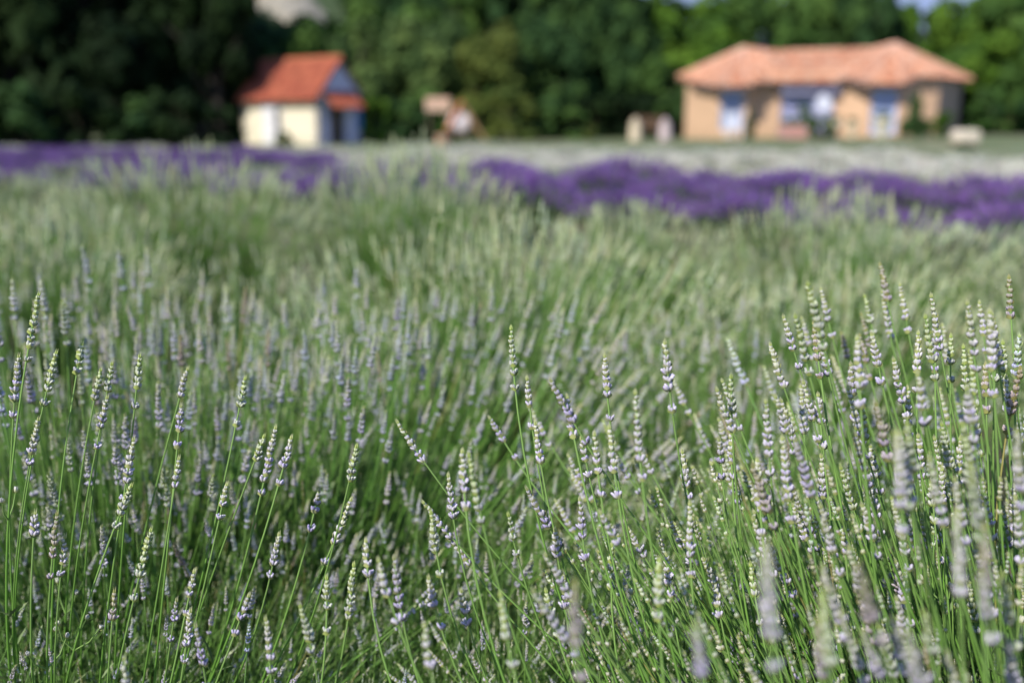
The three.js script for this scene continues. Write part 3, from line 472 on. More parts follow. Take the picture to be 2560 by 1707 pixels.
// one ring of flower cups round the stem; y up; open 0 (closed bud) .. 1 (flared); bloom 0 greenish .. 1 lilac
function whorlGeo(seed, { open = 0.6, bloom = 0.7, n = 7, sides = 6, rings = 5 } = {}) {
  const r = rng(seed), mb = new MB();
  for (let k = 0; k < 2; k++) {                       // the pair of papery bracts that hold the ring
    const a = k * Math.PI + r() * 0.6, d = V(Math.cos(a), 0, Math.sin(a)), t = V(-d.z, 0, d.x), o = V(0, -0.0006, 0);
    const P = (u, v, out) => o.clone().addScaledVector(d, out).addScaledVector(t, v).add(V(0, u, 0));
    const n = d.clone().add(V(0, -0.4, 0)).normalize(), c0 = CUP, c1 = [0.36, 0.36, 0.18];
    const w = [[0, 0.0011, 0.0009], [0.0014, 0.0029, 0.0026], [0.0030, 0.0024, 0.0036], [0.0046, 0.0002, 0.0042]].map(([u, v, out], i) => [mb.v(P(u, -v, out), n.clone().addScaledVector(t, -0.6).normalize(), mix3(c0, c1, i / 3)), mb.v(P(u, 0, out + 0.0006), n, mix3(c0, c1, i / 3)), mb.v(P(u, v, out), n.clone().addScaledVector(t, 0.6).normalize(), mix3(c0, c1, i / 3))]);
    for (let i = 1; i < w.length; i++) for (const s of [0, 1]) mb.quad(w[i - 1][s], w[i - 1][s + 1], w[i][s + 1], w[i][s]);
  }
  for (let k = 0; k < n; k++) {                       // the cups
    const a = (k + 0.5 * r()) / n * 6.283, tilt = lerp(0.16, 0.66, open) * lerp(0.6, 1.15, r()), len = lerp(0.0046, 0.0068, r()) * lerp(0.85, 1, open), rad = lerp(0.00105, 0.00135, r());
    const d = V(Math.cos(a) * Math.sin(tilt), Math.cos(tilt), Math.sin(a) * Math.sin(tilt)), b = V(Math.cos(a) * 0.0009, 0.0003 + r() * 0.0009, Math.sin(a) * 0.0009);
    const e = V(-Math.sin(a), 0, Math.cos(a)), f = d.clone().cross(e), tint = bloom * lerp(0.55, 1.1, r()), top = mix3(CREAMY, r() < 0.3 ? LILAC2 : LILAC, clamp(tint)), base = mix3(CUP, [0.50, 0.52, 0.36], r());
    const prof = [[0, 0.5], [0.28, 0.95], [0.6, 1.05], [0.88, 0.95], [1.02, 0.45]].slice(0, rings), bend = (r() - 0.3) * 0.0009;
    let prev;
    prof.forEach(([t, q], i) => {
      const c = b.clone().addScaledVector(d, t * len).addScaledVector(f, -bend * t * t), col = mix3(base, top, smooth(0.2, 0.62, t)), row = [];
      for (let s = 0; s < sides; s++) { const w = s / sides * 6.283, nn = e.clone().multiplyScalar(Math.cos(w)).addScaledVector(f, Math.sin(w)); const lob = i === prof.length - 1 ? 1 + 0.25 * (s % 2) : 1; row.push(mb.v(c.clone().addScaledVector(nn, rad * q * lob), nn.clone().addScaledVector(d, (t - 0.5) * 0.7).normalize(), col)); }
      if (prev) for (let s = 0; s < sides; s++) mb.quad(prev[s], prev[(s + 1) % sides], row[(s + 1) % sides], row[s]);
      prev = row;
    });
    const tip = mb.v(b.clone().addScaledVector(d, len * 1.06).addScaledVector(f, -bend), d, top.map(c => c * 0.9)); for (let s = 0; s < sides; s++) mb.tri(prev[s], prev[(s + 1) % sides], tip);
  }
  return mb.geo();
}
const whorls = { low: [], mid: [], top: [] };
for (let k = 0; k < 6; k++) {
  whorls.low.push(whorlGeo(400 + k, { open: 0.75 + 0.25 * (k % 3) / 2, bloom: 0.95, n: 6 + k % 3 }));
  whorls.mid.push(whorlGeo(420 + k, { open: 0.42 + 0.1 * (k % 3), bloom: 0.72, n: 7 + k % 2 }));
  whorls.top.push(whorlGeo(440 + k, { open: 0.1 + 0.08 * (k % 3), bloom: k % 2 ? 0.2 : 0.4, n: 5 + k % 2 }));
}
const tipGeo = (() => { const mb = new MB(); for (let k = 0; k < 4; k++) { const a = k * 1.57 + 0.3, d = V(Math.cos(a), 0, Math.sin(a)); mb.tube([d.clone().multiplyScalar(0.0007), d.clone().multiplyScalar(0.0012).add(V(0, 0.0016 + 0.0006 * (k % 2), 0)), d.clone().multiplyScalar(0.0009 + 0.0005 * (k % 2)).add(V(0, 0.0040 + 0.0012 * (k % 2), 0))], t => lerp(0.0010, 0.00015, t), 6, t => mix3(TIPGREEN, [0.5, 0.52, 0.3], t)); } return mb.geo(); })();
// where the rings sit, in metres down from the tip: [distance, scale, zone]
function spikePlan(r, len) {
  const out = [], n = Math.max(4, Math.round(len / 0.0060)), green = r() < 0.35 ? 0.3 : r() < 0.5 ? 0.1 : -0.06; let y = 0.0046;
  for (let k = 0; k < n; k++) { const t = k / (n - 1); out.push([y, lerp(0.70, 1.08, Math.pow(t, 0.8)) * lerp(0.88, 1.1, r()), t < 0.3 + green ? 'top' : t < 0.68 + green ? 'mid' : 'low']); y += lerp(0.0048, 0.0086, t) * lerp(0.84, 1.16, r()) * (len / (n * 0.0064)); }
  if (r() < 0.8) out.push([y + lerp(0.003, 0.017, r()), lerp(0.95, 1.12, r()), 'low']);
  return out;
}
// narrow leaves in pairs on the lower stem
function stemLeaves(mb, pos, r, t0, t1, pairs) {
  for (let k = 0; k < pairs; k++) {
    const t = lerp(t0, t1, (k + r() * 0.6) / pairs), p = pos(t), a = r() * 6.28, d = pos(Math.min(1, t + 0.02)).sub(p).normalize();
    for (const s of [0, Math.PI]) {
      const o = V(Math.cos(a + s), 0, Math.sin(a + s)), dir = o.clone().multiplyScalar(0.55).addScaledVector(d, 0.85).normalize(), w = V(-o.z, 0, o.x), L = lerp(0.018, 0.042, r()), n = dir.clone().cross(w).normalize(), c = mix3([0.13, 0.21, 0.075], [0.20, 0.27, 0.13], r());
      const q = [p, p.clone().addScaledVector(dir, L * 0.5).addScaledVector(w, 0.0016), p.clone().addScaledVector(dir, L).addScaledVector(o, L * 0.2), p.clone().addScaledVector(dir, L * 0.5).addScaledVector(w, -0.0016)].map(x => mb.v(x, n, c));
      mb.quad(...q);
    }
  }
}
// a whole stalk of unit form for the masses: 0.6 m long, bent in the plane x > 0
const UNIT = 0.6;
function unitStalk(seed, detail, young = false) {
  const r = rng(seed), b = lerp(0.02, 0.06, r()), len = young ? lerp(0.02, 0.032, r()) : lerp(0.034, 0.055, r());
  const pos = t => V(b * 4 * t * (1 - t), t * UNIT, 0.008 * Math.sin(t * 5 + seed));
  const stem = new MB(), N = detail ? 10 : 5, pts = Array.from({ length: N + 1 }, (_, i) => pos(i / N));
  stem.tube(pts, t => lerp(0.0014, 0.00085, t), detail ? 5 : 3, t => mix3(STEM, STEM2, smooth(0.5, 1, t)), false);
  stemLeaves(stem, pos, r, 0.06, young ? 0.7 : 0.5, detail ? 4 : 2);
  const sp = new MB(), parts = [];
  const plan = spikePlan(r, len); if (young) for (const p of plan) { p[1] *= 0.72; p[2] = 'top'; }
  if (detail) {
    for (const [y, s, z] of plan) { const t = 1 - y / UNIT, p = pos(t).add(V((r() - 0.5) * 0.0012, 0, (r() - 0.5) * 0.0012)), d = pos(Math.min(1, t + 0.01)).sub(pos(t - 0.01)).normalize().add(V((r() - 0.5) * 0.34, 0, (r() - 0.5) * 0.34)).normalize(), m = new THREE.Matrix4().compose(p, new THREE.Quaternion().setFromUnitVectors(V(0, 1, 0), d).multiply(new THREE.Quaternion().setFromAxisAngle(V(0, 1, 0), r() * 6.28)), V(s, s, s)); const g = whorls[z][Math.floor(r() * 6)].clone(); g.applyMatrix4(m); parts.push(g); }
    const g = tipGeo.clone(); g.applyMatrix4(new THREE.Matrix4().setPosition(pos(0.9995).add(V(0, -0.001, 0)))); parts.push(g);
    return [stem.geo(), mergeGeometries(parts)];
  }
  // a lean form: for each ring a little flared cup of six sides
  for (const [y, s, z] of plan) {
    const t = 1 - y / UNIT, p = pos(t), d = pos(Math.min(1, t + 0.01)).sub(pos(t - 0.01)).normalize(), q = new THREE.Quaternion().setFromUnitVectors(V(0, 1, 0), d), S = 5;
    const bl = z === 'low' ? 0.5 : z === 'mid' ? 0.3 : 0.1, c = mix3(CREAMY, LILAC, bl).map((v, i) => v * [0.72, 0.78, 0.66][i]), w = z === 'low' ? 0.95 : z === 'mid' ? 0.8 : 0.66;
    const rows = [[-0.0006, 0.0013, CUP], [0.0024, 0.0038 * w, mix3(CUP, CREAMY, 0.3)], [0.0056, 0.0046 * w, c], [0.0068, 0.002, c]].map(([h, rd, col], i) => Array.from({ length: S }, (_, k) => { const a = k / S * 6.283 + s * 7, nn = V(Math.cos(a), 0.25 * (i - 1.5), Math.sin(a)).normalize(); return sp.v(V(Math.cos(a) * rd * s * (1 + 0.3 * ((k + i) % 2)), h * s, Math.sin(a) * rd * s * (1 + 0.3 * ((k + i) % 2))).applyQuaternion(q).add(p), nn.applyQuaternion(q), col.map(v => v * lerp(0.85, 1.1, r()))); }));
    for (let i = 1; i < rows.length; i++) for (let k = 0; k < S; k++) sp.quad(rows[i - 1][k], rows[i - 1][(k + 1) % S], rows[i][(k + 1) % S], rows[i][k]);
  }
  return [stem.geo(), sp.geo()];
}
const fineStalks = Array.from({ length: 8 }, (_, k) => unitStalk(500 + k * 3, true)), leanStalks = Array.from({ length: 6 }, (_, k) => unitStalk(600 + k * 5, false));
const fineYoung = Array.from({ length: 4 }, (_, k) => unitStalk(560 + k * 3, true, true)), leanYoung = Array.from({ length: 4 }, (_, k) => unitStalk(660 + k * 5, false, true));
// low narrow leaves at the heart of a bush
function leafMound(seed, n, R, Ht) {
  const r = rng(seed), mb = new MB();
  for (let i = 0; i < n; i++) {
    const a = r() * 6.283, th = Math.pow(r(), 0.6) * 1.35, rr = lerp(0.35, 1, Math.sqrt(r())), p = V(Math.sin(th) * Math.cos(a) * R * rr, 0.02 + Math.cos(th) * Ht * rr, Math.sin(th) * Math.sin(a) * R * rr);
    const d = V(Math.cos(a) * Math.sin(th) * 0.8 + (r() - 0.5) * 0.7, 0.75 + r() * 0.3, Math.sin(a) * Math.sin(th) * 0.8 + (r() - 0.5) * 0.7).normalize(), s = V(-Math.sin(a), (r() - 0.5) * 0.6, Math.cos(a)).normalize(), L = lerp(0.03, 0.065, r()), w = lerp(0.0014, 0.0024, r()), nn = d.clone().cross(s).normalize(), c = mix3([0.09, 0.18, 0.05], [0.16, 0.25, 0.09], r());
    const k = [p.clone().addScaledVector(s, -w * 0.6), p.clone().addScaledVector(s, w * 0.6), p.clone().addScaledVector(d, L * 0.6).addScaledVector(s, w), p.clone().addScaledVector(d, L).add(V(0, -0.004, 0)), p.clone().addScaledVector(d, L * 0.6).addScaledVector(s, -w)].map(q => mb.v(q, nn, c));
    mb.tri(k[0], k[1], k[2]); mb.tri(k[0], k[2], k[4]); mb.tri(k[4], k[2], k[3]);
  }
  return mb.geo();
}
const mounds = [leafMound(71, 3600, 0.40, 0.34), leafMound(72, 3600, 0.40, 0.34)];
// the stalks of one bush, as base, tip; tips lie on a dome round the bush
function bushStalks(c, n, R, Ht, seed, k0 = 0.8, k1 = 1.07, pw = 0.62, lean = 0, wide = 1.12) {
  const r = rng(seed), out = [];
  for (let i = 0; i < n; i++) {
    const a = r() * 6.283, u = Math.pow(r(), pw), th = u * wide, k = lerp(k0, k1, Math.pow(r(), 0.6)) * (0.93 + 0.14 * noise2(Math.cos(a) * 2 + seed, Math.sin(a) * 2 + u * 2));
    const tip = V(Math.cos(a) * Math.sin(th) * R * k, lerp(0.2, Ht * k, Math.cos(th) * 0.94 + 0.06), Math.sin(a) * Math.sin(th) * R * k).add(V((r() - 0.5) * 0.06 + lean * k, 0, (r() - 0.5) * 0.06));
    const base = V(Math.cos(a) * u * R * 0.34 + (r() - 0.5) * 0.05, lerp(0.05, 0.16, r()), Math.sin(a) * u * R * 0.34 + (r() - 0.5) * 0.05);
    out.push({ B: base.add(c), T: tip.add(c) });
  }
  return out;
}
function stalkMatrix({ B, T }) {
  const d = T.clone().sub(B), L = d.length(); d.normalize();
  let side = d.clone().cross(V(0, 1, 0)); if (side.length() < 0.05) side = V(1, 0, 0); side.normalize();
  const out = side.clone().cross(d).negate().normalize(); if (out.y > 0) out.negate();      // bulges outward and down, so that tips turn upright
  const z = out.clone().cross(d), s = L / UNIT;
  return new THREE.Matrix4().makeBasis(out.multiplyScalar(s), d.multiplyScalar(s), z.multiplyScalar(s)).setPosition(B);
}
function fillBush(o, stalks, protos, r, tintSpread = 0.14) {
  const sets = protos.map(() => []), inv = new THREE.Matrix4().copy(new THREE.Matrix4().makeTranslation(-o.position.x, -o.position.y, -o.position.z));
  for (const s of stalks) sets[Math.floor(r() * protos.length)].push(inv.clone().multiply(stalkMatrix(s)));
  sets.forEach((m, k) => { if (!m.length) return; const t = m.map(() => { const v = lerp(1 - tintSpread, 1 + tintSpread, r()); return r() < 0.02 ? new THREE.Color(v * 1.5, v * 0.82, v) : new THREE.Color(v * lerp(0.88, 1.06, r()), v, v * lerp(0.85, 1.08, r())); }); instances('flower_stems', protos[k][0], M.plant, m, o, t); instances('flower_spikes', protos[k][1], M.flower, m, o, t.map(c => c.r > 1.22 ? new THREE.Color(0.72, 0.62, 0.5) : c)); });
}
const rowN = [0.515, 0.857], rowU = [0.857, -0.515];      // rows run from the far left to the near right
const onRow = (r, t) => [rowN[0] * r + rowU[0] * t, rowN[1] * r + rowU[1] * t];    // x, depth
const bushR = rng(77);
function greenBush(x, d, n, R, Ht, protos, label, seed, keep, lean = 0, extra = 0) {
  const c = V(x, groundAt(x, d), -d), o = thing('lavender_bush', label, 'lavender bush', [c.x, c.y, c.z], 0, 'pale green lavender bushes of the near rows');
  const m = part('foliage', mounds[Math.abs(seed) % 2], M.leaf, o); m.rotation.y = seed; m.scale.set(R / 0.5 * 1.05, Ht / 0.7 * 1.15, R / 0.5 * 1.05); m.userData.kind = 'stuff';
  const st = bushStalks(c, n, R, Ht, seed, keep ? 0.62 : 0.72, 1.07, 0.62, lean, keep ? 0.95 : 1.12), rest = keep ? keep(st) : st;
  fillBush(o, rest, protos, bushR);
  fillBush(o, bushStalks(c, Math.round(n * (keep ? 2.2 : 0.8)) + extra, R * 0.98, Ht, seed + 200, 0.42, 0.86, 0.45, lean, keep ? 0.9 : 1.12), protos === fineStalks ? fineYoung : leanYoung, bushR);
  return o;
}

const MARKS = [[70, 'outer end of the grove'], [210, 'dark grove'], [360, 'middle of the grove'], [500, 'grove beside the hut'], [620, 'far hut corner'], [690, 'white hut door'], [765, 'cream hut wall'], [845, 'hut gable'], [925, 'bright bush by the hut'], [1015, 'dark bush by the signboard'], [1095, 'signboard'], [1155, 'wooden swing frame'], [1250, 'olive tree'], [1350, 'low dark tree'], [1450, 'broad dark tree'], [1525, 'black bush'], [1590, 'cream post'], [1664, 'pinkish post'], [1745, 'near house corner'], [1830, 'first house window'], [1915, 'wall before the entrance'], [2000, 'glazed entrance'], [2056, 'round white sign'], [2135, 'slim urn'], [2208, 'second house window'], [2290, 'slim dark bush'], [2365, 'shaded end wall'], [2425, 'pale stone block'], [2520, 'last garden bushes']];
const markAt = px => MARKS.reduce((m, k) => Math.abs(k[0] - px) < Math.abs(m[0] - px) ? k : m)[1];
const LEVELS = [[800, 'above mid-height'], [900, 'at mid-height'], [985, 'just below mid-height'], [1075, 'three fifths down'], [1180, 'two thirds down'], [1290, 'three quarters down'], [1400, 'four fifths down'], [1530, 'near the bottom'], [9999, 'at the bottom edge']];
const where = p => { const [x, y] = project(p); return `under the ${markAt(x)}, ${LEVELS.find(l => y < l[0])[1]}`; };
const ORD = ['first', 'second', 'third', 'fourth', 'fifth', 'sixth', 'seventh', 'eighth', 'ninth', 'tenth', 'eleventh', 'twelfth', 'thirteenth', 'fourteenth'];
const leanWord = (T, Q) => { const a = project(T), b = project(Q), k = (a[0] - b[0]) / Math.max(1, b[1] - a[1]); return k < -0.16 ? 'left-leaning' : k > 0.16 ? 'right-leaning' : 'upright'; };
// single stalks: a stem, and a flower spike whose rings are parts of it
let heroCount = 0;
function makeStalk(B, C, T, len, r, label, group, rings = true, darkRing = false) {
  const o = thing('lavender_stalk', label, 'lavender stalk', [B.x, B.y, B.z], 0, group), b = V(0, 0, 0), c = C.clone().sub(B), t1 = T.clone().sub(B);
  const pos = t => b.clone().multiplyScalar((1 - t) * (1 - t)).addScaledVector(c, 2 * t * (1 - t)).addScaledVector(t1, t * t), curve = new THREE.QuadraticBezierCurve3(b, c, t1), total = curve.getLength();
  const N = 14, pts = Array.from({ length: N + 1 }, (_, i) => pos(i / N)), g1 = lerp(0.9, 1.12, r()), thick = lerp(0.92, 1.12, r());
  const sm = new MB().tube(pts, t => lerp(0.0015, 0.00085, t) * thick, 6, t => mix3(STEM, STEM2, smooth(0.45, 1, t)).map(v => v * g1), false);
  stemLeaves(sm, pos, r, 0.08, 0.5, 3); sm.build('stem', M.plant, o);
  const tipQ = new THREE.Quaternion().setFromUnitVectors(V(0, 1, 0), t1.clone().sub(c).normalize());
  const plan = spikePlan(r, len), place = ([y, s, z]) => { const u = 1 - y / total, p = curve.getPointAt(clamp(u)).add(V((r() - 0.5) * 0.0012, 0, (r() - 0.5) * 0.0012)), d = curve.getTangentAt(clamp(u)).add(V((r() - 0.5) * 0.34, 0, (r() - 0.5) * 0.34)).normalize(); return [p, new THREE.Quaternion().setFromUnitVectors(V(0, 1, 0), d).multiply(new THREE.Quaternion().setFromAxisAngle(V(0, 1, 0), r() * 6.28)), s, whorls[z][Math.floor(r() * 6)]]; };
  const sc = lerp(0.87, 1.08, r()), q0 = r(), FM = q0 < 0.6 ? M.flower : q0 < 0.84 ? M.flowerGreen : q0 < 0.94 ? M.flowerBlue : M.flowerDull;
  o.userData.label = label.replace('{tone}', q0 < 0.6 ? 'lilac' : q0 < 0.84 ? 'greenish' : q0 < 0.94 ? 'bluish' : 'dull');
  if (rings) {
    const sp = part('flower_spike', tipGeo, FM, o); sp.position.copy(t1); sp.quaternion.copy(tipQ);
    const inv = tipQ.clone().invert();
    for (const w of plan) { const [p, q, s, g] = place(w), m = part('flower_ring', g, FM, sp); m.position.copy(p.sub(t1).applyQuaternion(inv)); m.quaternion.copy(inv).multiply(q); m.scale.setScalar(s * sc); }
  } else {
    const gs = plan.map(w => { const [p, q, s, g] = place(w), k = g.clone(); k.applyMatrix4(new THREE.Matrix4().compose(p, q, V(1, 1, 1).multiplyScalar(s * sc))); return k; });
    const tg = tipGeo.clone(); tg.applyMatrix4(new THREE.Matrix4().compose(t1, tipQ, V(1, 1, 1))); gs.push(tg);
    part('flower_spike', mergeGeometries(gs), FM, o);
  }
  if (rings && r() < 0.3) {                            // a forked pair of small side shoots low on the stem
    const t = lerp(0.38, 0.62, r()), p = pos(t), a = r() * 6.28, dir = curve.getTangentAt(t);
    for (const sgn of [-1, 1]) {
      const side = V(Math.cos(a) * sgn, 0.1, Math.sin(a) * sgn), L = lerp(0.018, 0.036, r()), e = p.clone().addScaledVector(side, L * 0.62).addScaledVector(dir, L), m = p.clone().addScaledVector(side, L * 0.42).addScaledVector(dir, L * 0.4), sh = new MB();
      sh.tube([p, m, e], k => lerp(0.0009, 0.0006, k), 5, () => STEM2, false);
      const g = whorls.top[Math.floor(r() * 6)].clone(); g.applyMatrix4(new THREE.Matrix4().compose(e, new THREE.Quaternion().setFromUnitVectors(V(0, 1, 0), e.clone().sub(m).normalize()), V(0.8, 1, 0.8)));
      part('side_shoot', mergeGeometries([sh.geo(), g]), M.plant, o);
    }
  }
  heroCount++; return o;
}
// the stalks one can point to. Each: tip and a lower point of its flower spike (in a picture 2352 wide), depth, what it looks like
const LEFT = onRow(0.93, -1.32), RIGHT = [0.60, 0.84];
const HERO = [
  [88, 678, 62, 800, 0.98, 'tall lavender stalk at the field edge, by far the highest spike of its clump'], [128, 812, 103, 905, 0.99, 'lavender stalk with yellowish tip just beside the highest spike of its clump'],
  [187, 793, 174, 862, 1.02, 'lavender stalk with two dark-shaded flower rings under its pale tip'], [230, 852, 214, 925, 1.05], [256, 838, 244, 905, 1.0], [320, 820, 312, 898, 0.98, 'straight lavender stalk with a compact spike and one ring set apart below'],
  [245, 915, 228, 990, 0.96, 'sharp lavender stalk with big open pair of buds under its spike'], [87, 965, 68, 1050, 0.97, 'lavender stalk with thick double lower ring, below the highest spike of its clump'], [42, 820, 30, 930, 1.0], [305, 1012, 288, 1110, 0.95, 'sharp lavender stalk with long dense spike over the small V-shaped buds'],
  [300, 1118, 270, 1190, 0.95], [415, 935, 409, 1000, 0.98], [430, 850, 410, 920, 1.05], [562, 872, 548, 945, 1.0, 'lavender stalk leaning over, first tall one beside the open middle'], [605, 1005, 582, 1065, 0.99], [632, 985, 606, 1110, 1.02], [668, 1008, 648, 1085, 0.97, 'lavender stalk leaning steeply towards the middle, with two rings set apart'],
  [818, 1028, 802, 1108, 0.97, 'farthest leaning stalk of the hut-side clump, alone before the middle gap'], [805, 1150, 766, 1250, 1.0], [732, 1130, 720, 1185, 1.02], [130, 1182, 117, 1290, 0.94], [80, 1180, 76, 1230, 0.95], [148, 1235, 140, 1300, 0.95], [345, 1220, 317, 1330, 0.94], [445, 1315, 432, 1378, 0.94], [437, 1405, 427, 1490, 0.94], [262, 1360, 256, 1435, 0.95], [570, 1370, 552, 1420, 0.93, 'short sharp lavender stalk low down in the hut-side clump, under the V-shaped shoot'], [640, 1230, 627, 1300, 0.96], [610, 1425, 622, 1520, 0.86], [750, 1330, 752, 1405, 0.92], [405, 1380, 398, 1430, 0.95], [520, 1115, 508, 1170, 1.0], [410, 1055, 400, 1120, 0.97],
  [840, 1245, 842, 1330, 0.90, 'sharp lavender stalk in the lower middle with its yellow-green tip before dark green'], [812, 1300, 803, 1430, 0.92], [1030, 1095, 1037, 1190, 0.93, 'lavender stalk with a dark-shaded twin spike pressed against it'], [990, 1180, 999, 1275, 0.92], [1062, 1040, 1064, 1140, 0.86], [1078, 1050, 1100, 1180, 0.82],
  [1174, 757, 1178, 868, 0.97, 'highest sharp stalk in the middle, with one lilac ring set well below its spike'], [1211, 872, 1217, 945, 0.96, 'stalk with yellow-green tip right under the highest middle one'], [1230, 975, 1240, 1070, 0.95, 'lavender stalk crossed by the stem of the highest middle one'], [1390, 820, 1394, 915, 0.96, 'slim upright lavender stalk with a long straight stem and two separate lower rings'], [1303, 915, 1318, 1010, 0.92], [1336, 1010, 1345, 1060, 0.96], [1366, 1000, 1372, 1090, 0.90], [1400, 985, 1410, 1090, 0.89], [1460, 905, 1468, 1080, 0.83, 'slightly blurred thick lavender stalk in front of the slim upright one'], [1528, 790, 1537, 900, 0.90, 'lavender stalk with one lilac ring far down its slanting stem'],
  [1680, 868, 1680, 950, 0.93], [1680, 985, 1680, 1070, 0.96], [1568, 1040, 1577, 1125, 0.96], [1652, 1012, 1656, 1070, 0.95], [1760, 925, 1765, 1050, 0.86], [1870, 745, 1880, 830, 0.97, 'tall leaning stalk with two lilac rings set apart below a short spike'], [1880, 910, 1886, 985, 0.95], [1955, 840, 1959, 915, 0.95], [1982, 930, 1985, 1020, 0.94], [2110, 768, 2107, 860, 0.98, 'tall upright stalk just beside the highest one of the near clump'], [2150, 720, 2148, 825, 0.99, 'highest upright stalk of the near clump, with green tip'], [2185, 775, 2184, 845, 1.03], [2214, 800, 2219, 900, 0.98],
  [2290, 762, 2286, 850, 0.97], [2305, 790, 2309, 860, 1.0], [2312, 870, 2317, 955, 0.96], [2265, 840, 2266, 915, 1.0], [2085, 895, 2087, 980, 0.96], [2110, 1005, 2116, 1080, 0.96], [2330, 1120, 2330, 1190, 0.95], [1168, 1185, 1178, 1240, 0.94], [1275, 1220, 1280, 1285, 0.94], [1332, 1150, 1336, 1240, 0.93], [1405, 1255, 1402, 1315, 0.94], [1060, 1360, 1070, 1415, 0.92], [985, 1330, 998, 1400, 0.88], [1255, 1360, 1268, 1420, 0.90], [1295, 1330, 1297, 1400, 0.94], [1585, 1160, 1582, 1290, 0.88], [1530, 1278, 1536, 1350, 0.95], [1887, 1050, 1890, 1150, 0.95], [1798, 1010, 1812, 1150, 0.85], [1740, 1060, 1745, 1170, 0.87],
  [2165, 1080, 2166, 1160, 0.95], [2207, 1010, 2204, 1090, 0.94], [2300, 1215, 2308, 1270, 0.94], [2080, 1310, 2080, 1370, 0.93, 'short stalk with a green bud spike over one white ring, low in the near clump'], [2140, 1110, 2145, 1170, 0.95], [1940, 1220, 1942, 1260, 0.93], [1725, 1300, 1735, 1380, 0.94], [1640, 1330, 1650, 1400, 0.93],
  [1600, 1440, 1612, 1567, 0.62], [1320, 1345, 1322, 1500, 0.66], [1760, 1255, 1768, 1470, 0.58, 'big blurred lavender stalk close to the camera, double the width of the others'], [1890, 1370, 1905, 1540, 0.64], [2200, 1180, 2205, 1370, 0.66], [2262, 1215, 2262, 1360, 0.66], [2060, 1000, 2070, 1180, 0.72], [975, 1440, 985, 1540, 0.74], [870, 1290, 890, 1370, 0.82], [905, 1285, 915, 1400, 0.86], [1150, 1370, 1165, 1480, 0.74], [1880, 1430, 1890, 1560, 0.70], [1515, 1290, 1510, 1400, 0.78], [690, 1395, 715, 1480, 0.84], [2235, 930, 2240, 1110, 0.80], [1970, 780, 1975, 900, 0.82], [2275, 720, 2282, 860, 0.84], [1840, 890, 1845, 1000, 1.1], [285, 1515, 290, 1600, 0.8], [450, 1440, 470, 1540, 0.88],
];
{
  const r = rng(1234);
  for (const [tx, ty, qx, qy, d0, label] of HERO) {
    const depth = d0 < 0.73 ? d0 * 0.9 : d0;
    const K = 2560 / 2352, T = at(tx * K, ty * K, depth), Q = at(qx * K, qy * K, depth + 0.012 * (r() - 0.3)), len = Q.distanceTo(T);
    const left = tx < 830, c = left ? LEFT : RIGHT, ctr = V(c[0], 0, -c[1]);
    // the stem goes on from the spike's slant towards the heart of its bush
    const dir = Q.clone().sub(T).normalize(), low = T.y - 0.1, aim = T.clone().addScaledVector(dir, low / Math.max(0.3, -dir.y)), out = T.clone().sub(ctr); out.y = 0;
    const B = ctr.clone().addScaledVector(out, 0.42).lerp(V(aim.x, 0.1, aim.z), 0.45); B.y = lerp(0.06, 0.16, r());
    const C = T.clone().addScaledVector(dir, T.distanceTo(B) * 0.46);
    const blur = depth < 0.8;
    makeStalk(B, C, T, clamp(len, 0.024, 0.06), r, label || `${blur ? 'close blurred' : 'sharp'} ${leanWord(T, Q)} stalk, ${len > 0.046 ? 'long' : len > 0.034 ? 'medium' : 'short'} {tone} spike, ${where(T)}`, blur ? 'blurred lavender stalks nearest the camera' : left ? 'sharp lavender stalks of the hut-side clump' : 'sharp lavender stalks of the near clump', !blur);
  }
}

const near = [];         // stalks of the nearest bushes, to be shared out between single stalks and the rest
const pr = rng(404);
const pickable = st => { const rest = []; for (const s of st) { const [x, y] = project(s.T), depth = s.T.clone().sub(camera.position).dot(V(0, -Math.sin(PITCH), -Math.cos(PITCH))); if (depth < 1.2 && x > 900 && x < 1760 && pr() < 0.72) continue; if (depth < 0.9 && x < 1900 && pr() < 0.5) continue;
  if (x > 10 && x < 2550 && y > 300 && y < 1690 && depth > 0.42) near.push({ ...s, depth, x, y }); else if (depth > 0.36) rest.push(s); } return rest; };
const lavA = greenBush(...RIGHT, 440, 0.60, 0.70, fineStalks, 'nearest lavender bush on the path side, its stalks leaning towards the middle', 11, pickable, -0.2);
const lavB = greenBush(...onRow(0.93, -1.32), 480, 0.60, 0.64, fineStalks, 'near lavender bush whose many stalks lean over to the dark middle gap', 12, pickable);
greenBush(-0.30, 1.55, 420, 0.56, 0.60, fineStalks, 'lavender bush whose stalks sweep over into the dark middle behind the sharp ones', 13, null, 0.13);
for (const [x, d, h, ln, l] of [[0.02, 1.22, 0.47, 0.1, 'low green lavender bush filling the dark middle behind the sharp stalks'], [0.42, 1.3, 0.5, -0.02, 'low green lavender bush behind the near clump of sharp stalks'], [0.34, 1.78, 0.54, 0.03, 'low green lavender bush between the two sharp clumps, just behind them'], [-0.48, 1.1, 0.43, 0.05, 'low green lavender bush filling the foot of the hut-side clump'], [-0.72, 1.05, 0.40, 0.04, 'low green lavender bush at the picture edge under the hut-side clump'], [-0.2, 1.02, 0.34, 0.08, 'lowest green lavender bush at the bottom between the two clumps'], [0.28, 0.92, 0.36, -0.06, 'low leafy lavender bush under the leaning stalks of the near clump']])
  greenBush(x, d, 150, 0.42, h, fineStalks, l, 30 + Math.round(x * 10), null, ln, 950);
const fineMid = [[0.95, -2.5, 600, 0.6, 0.72], [0.95, 1.05, 420, 0.58, 0.72]];
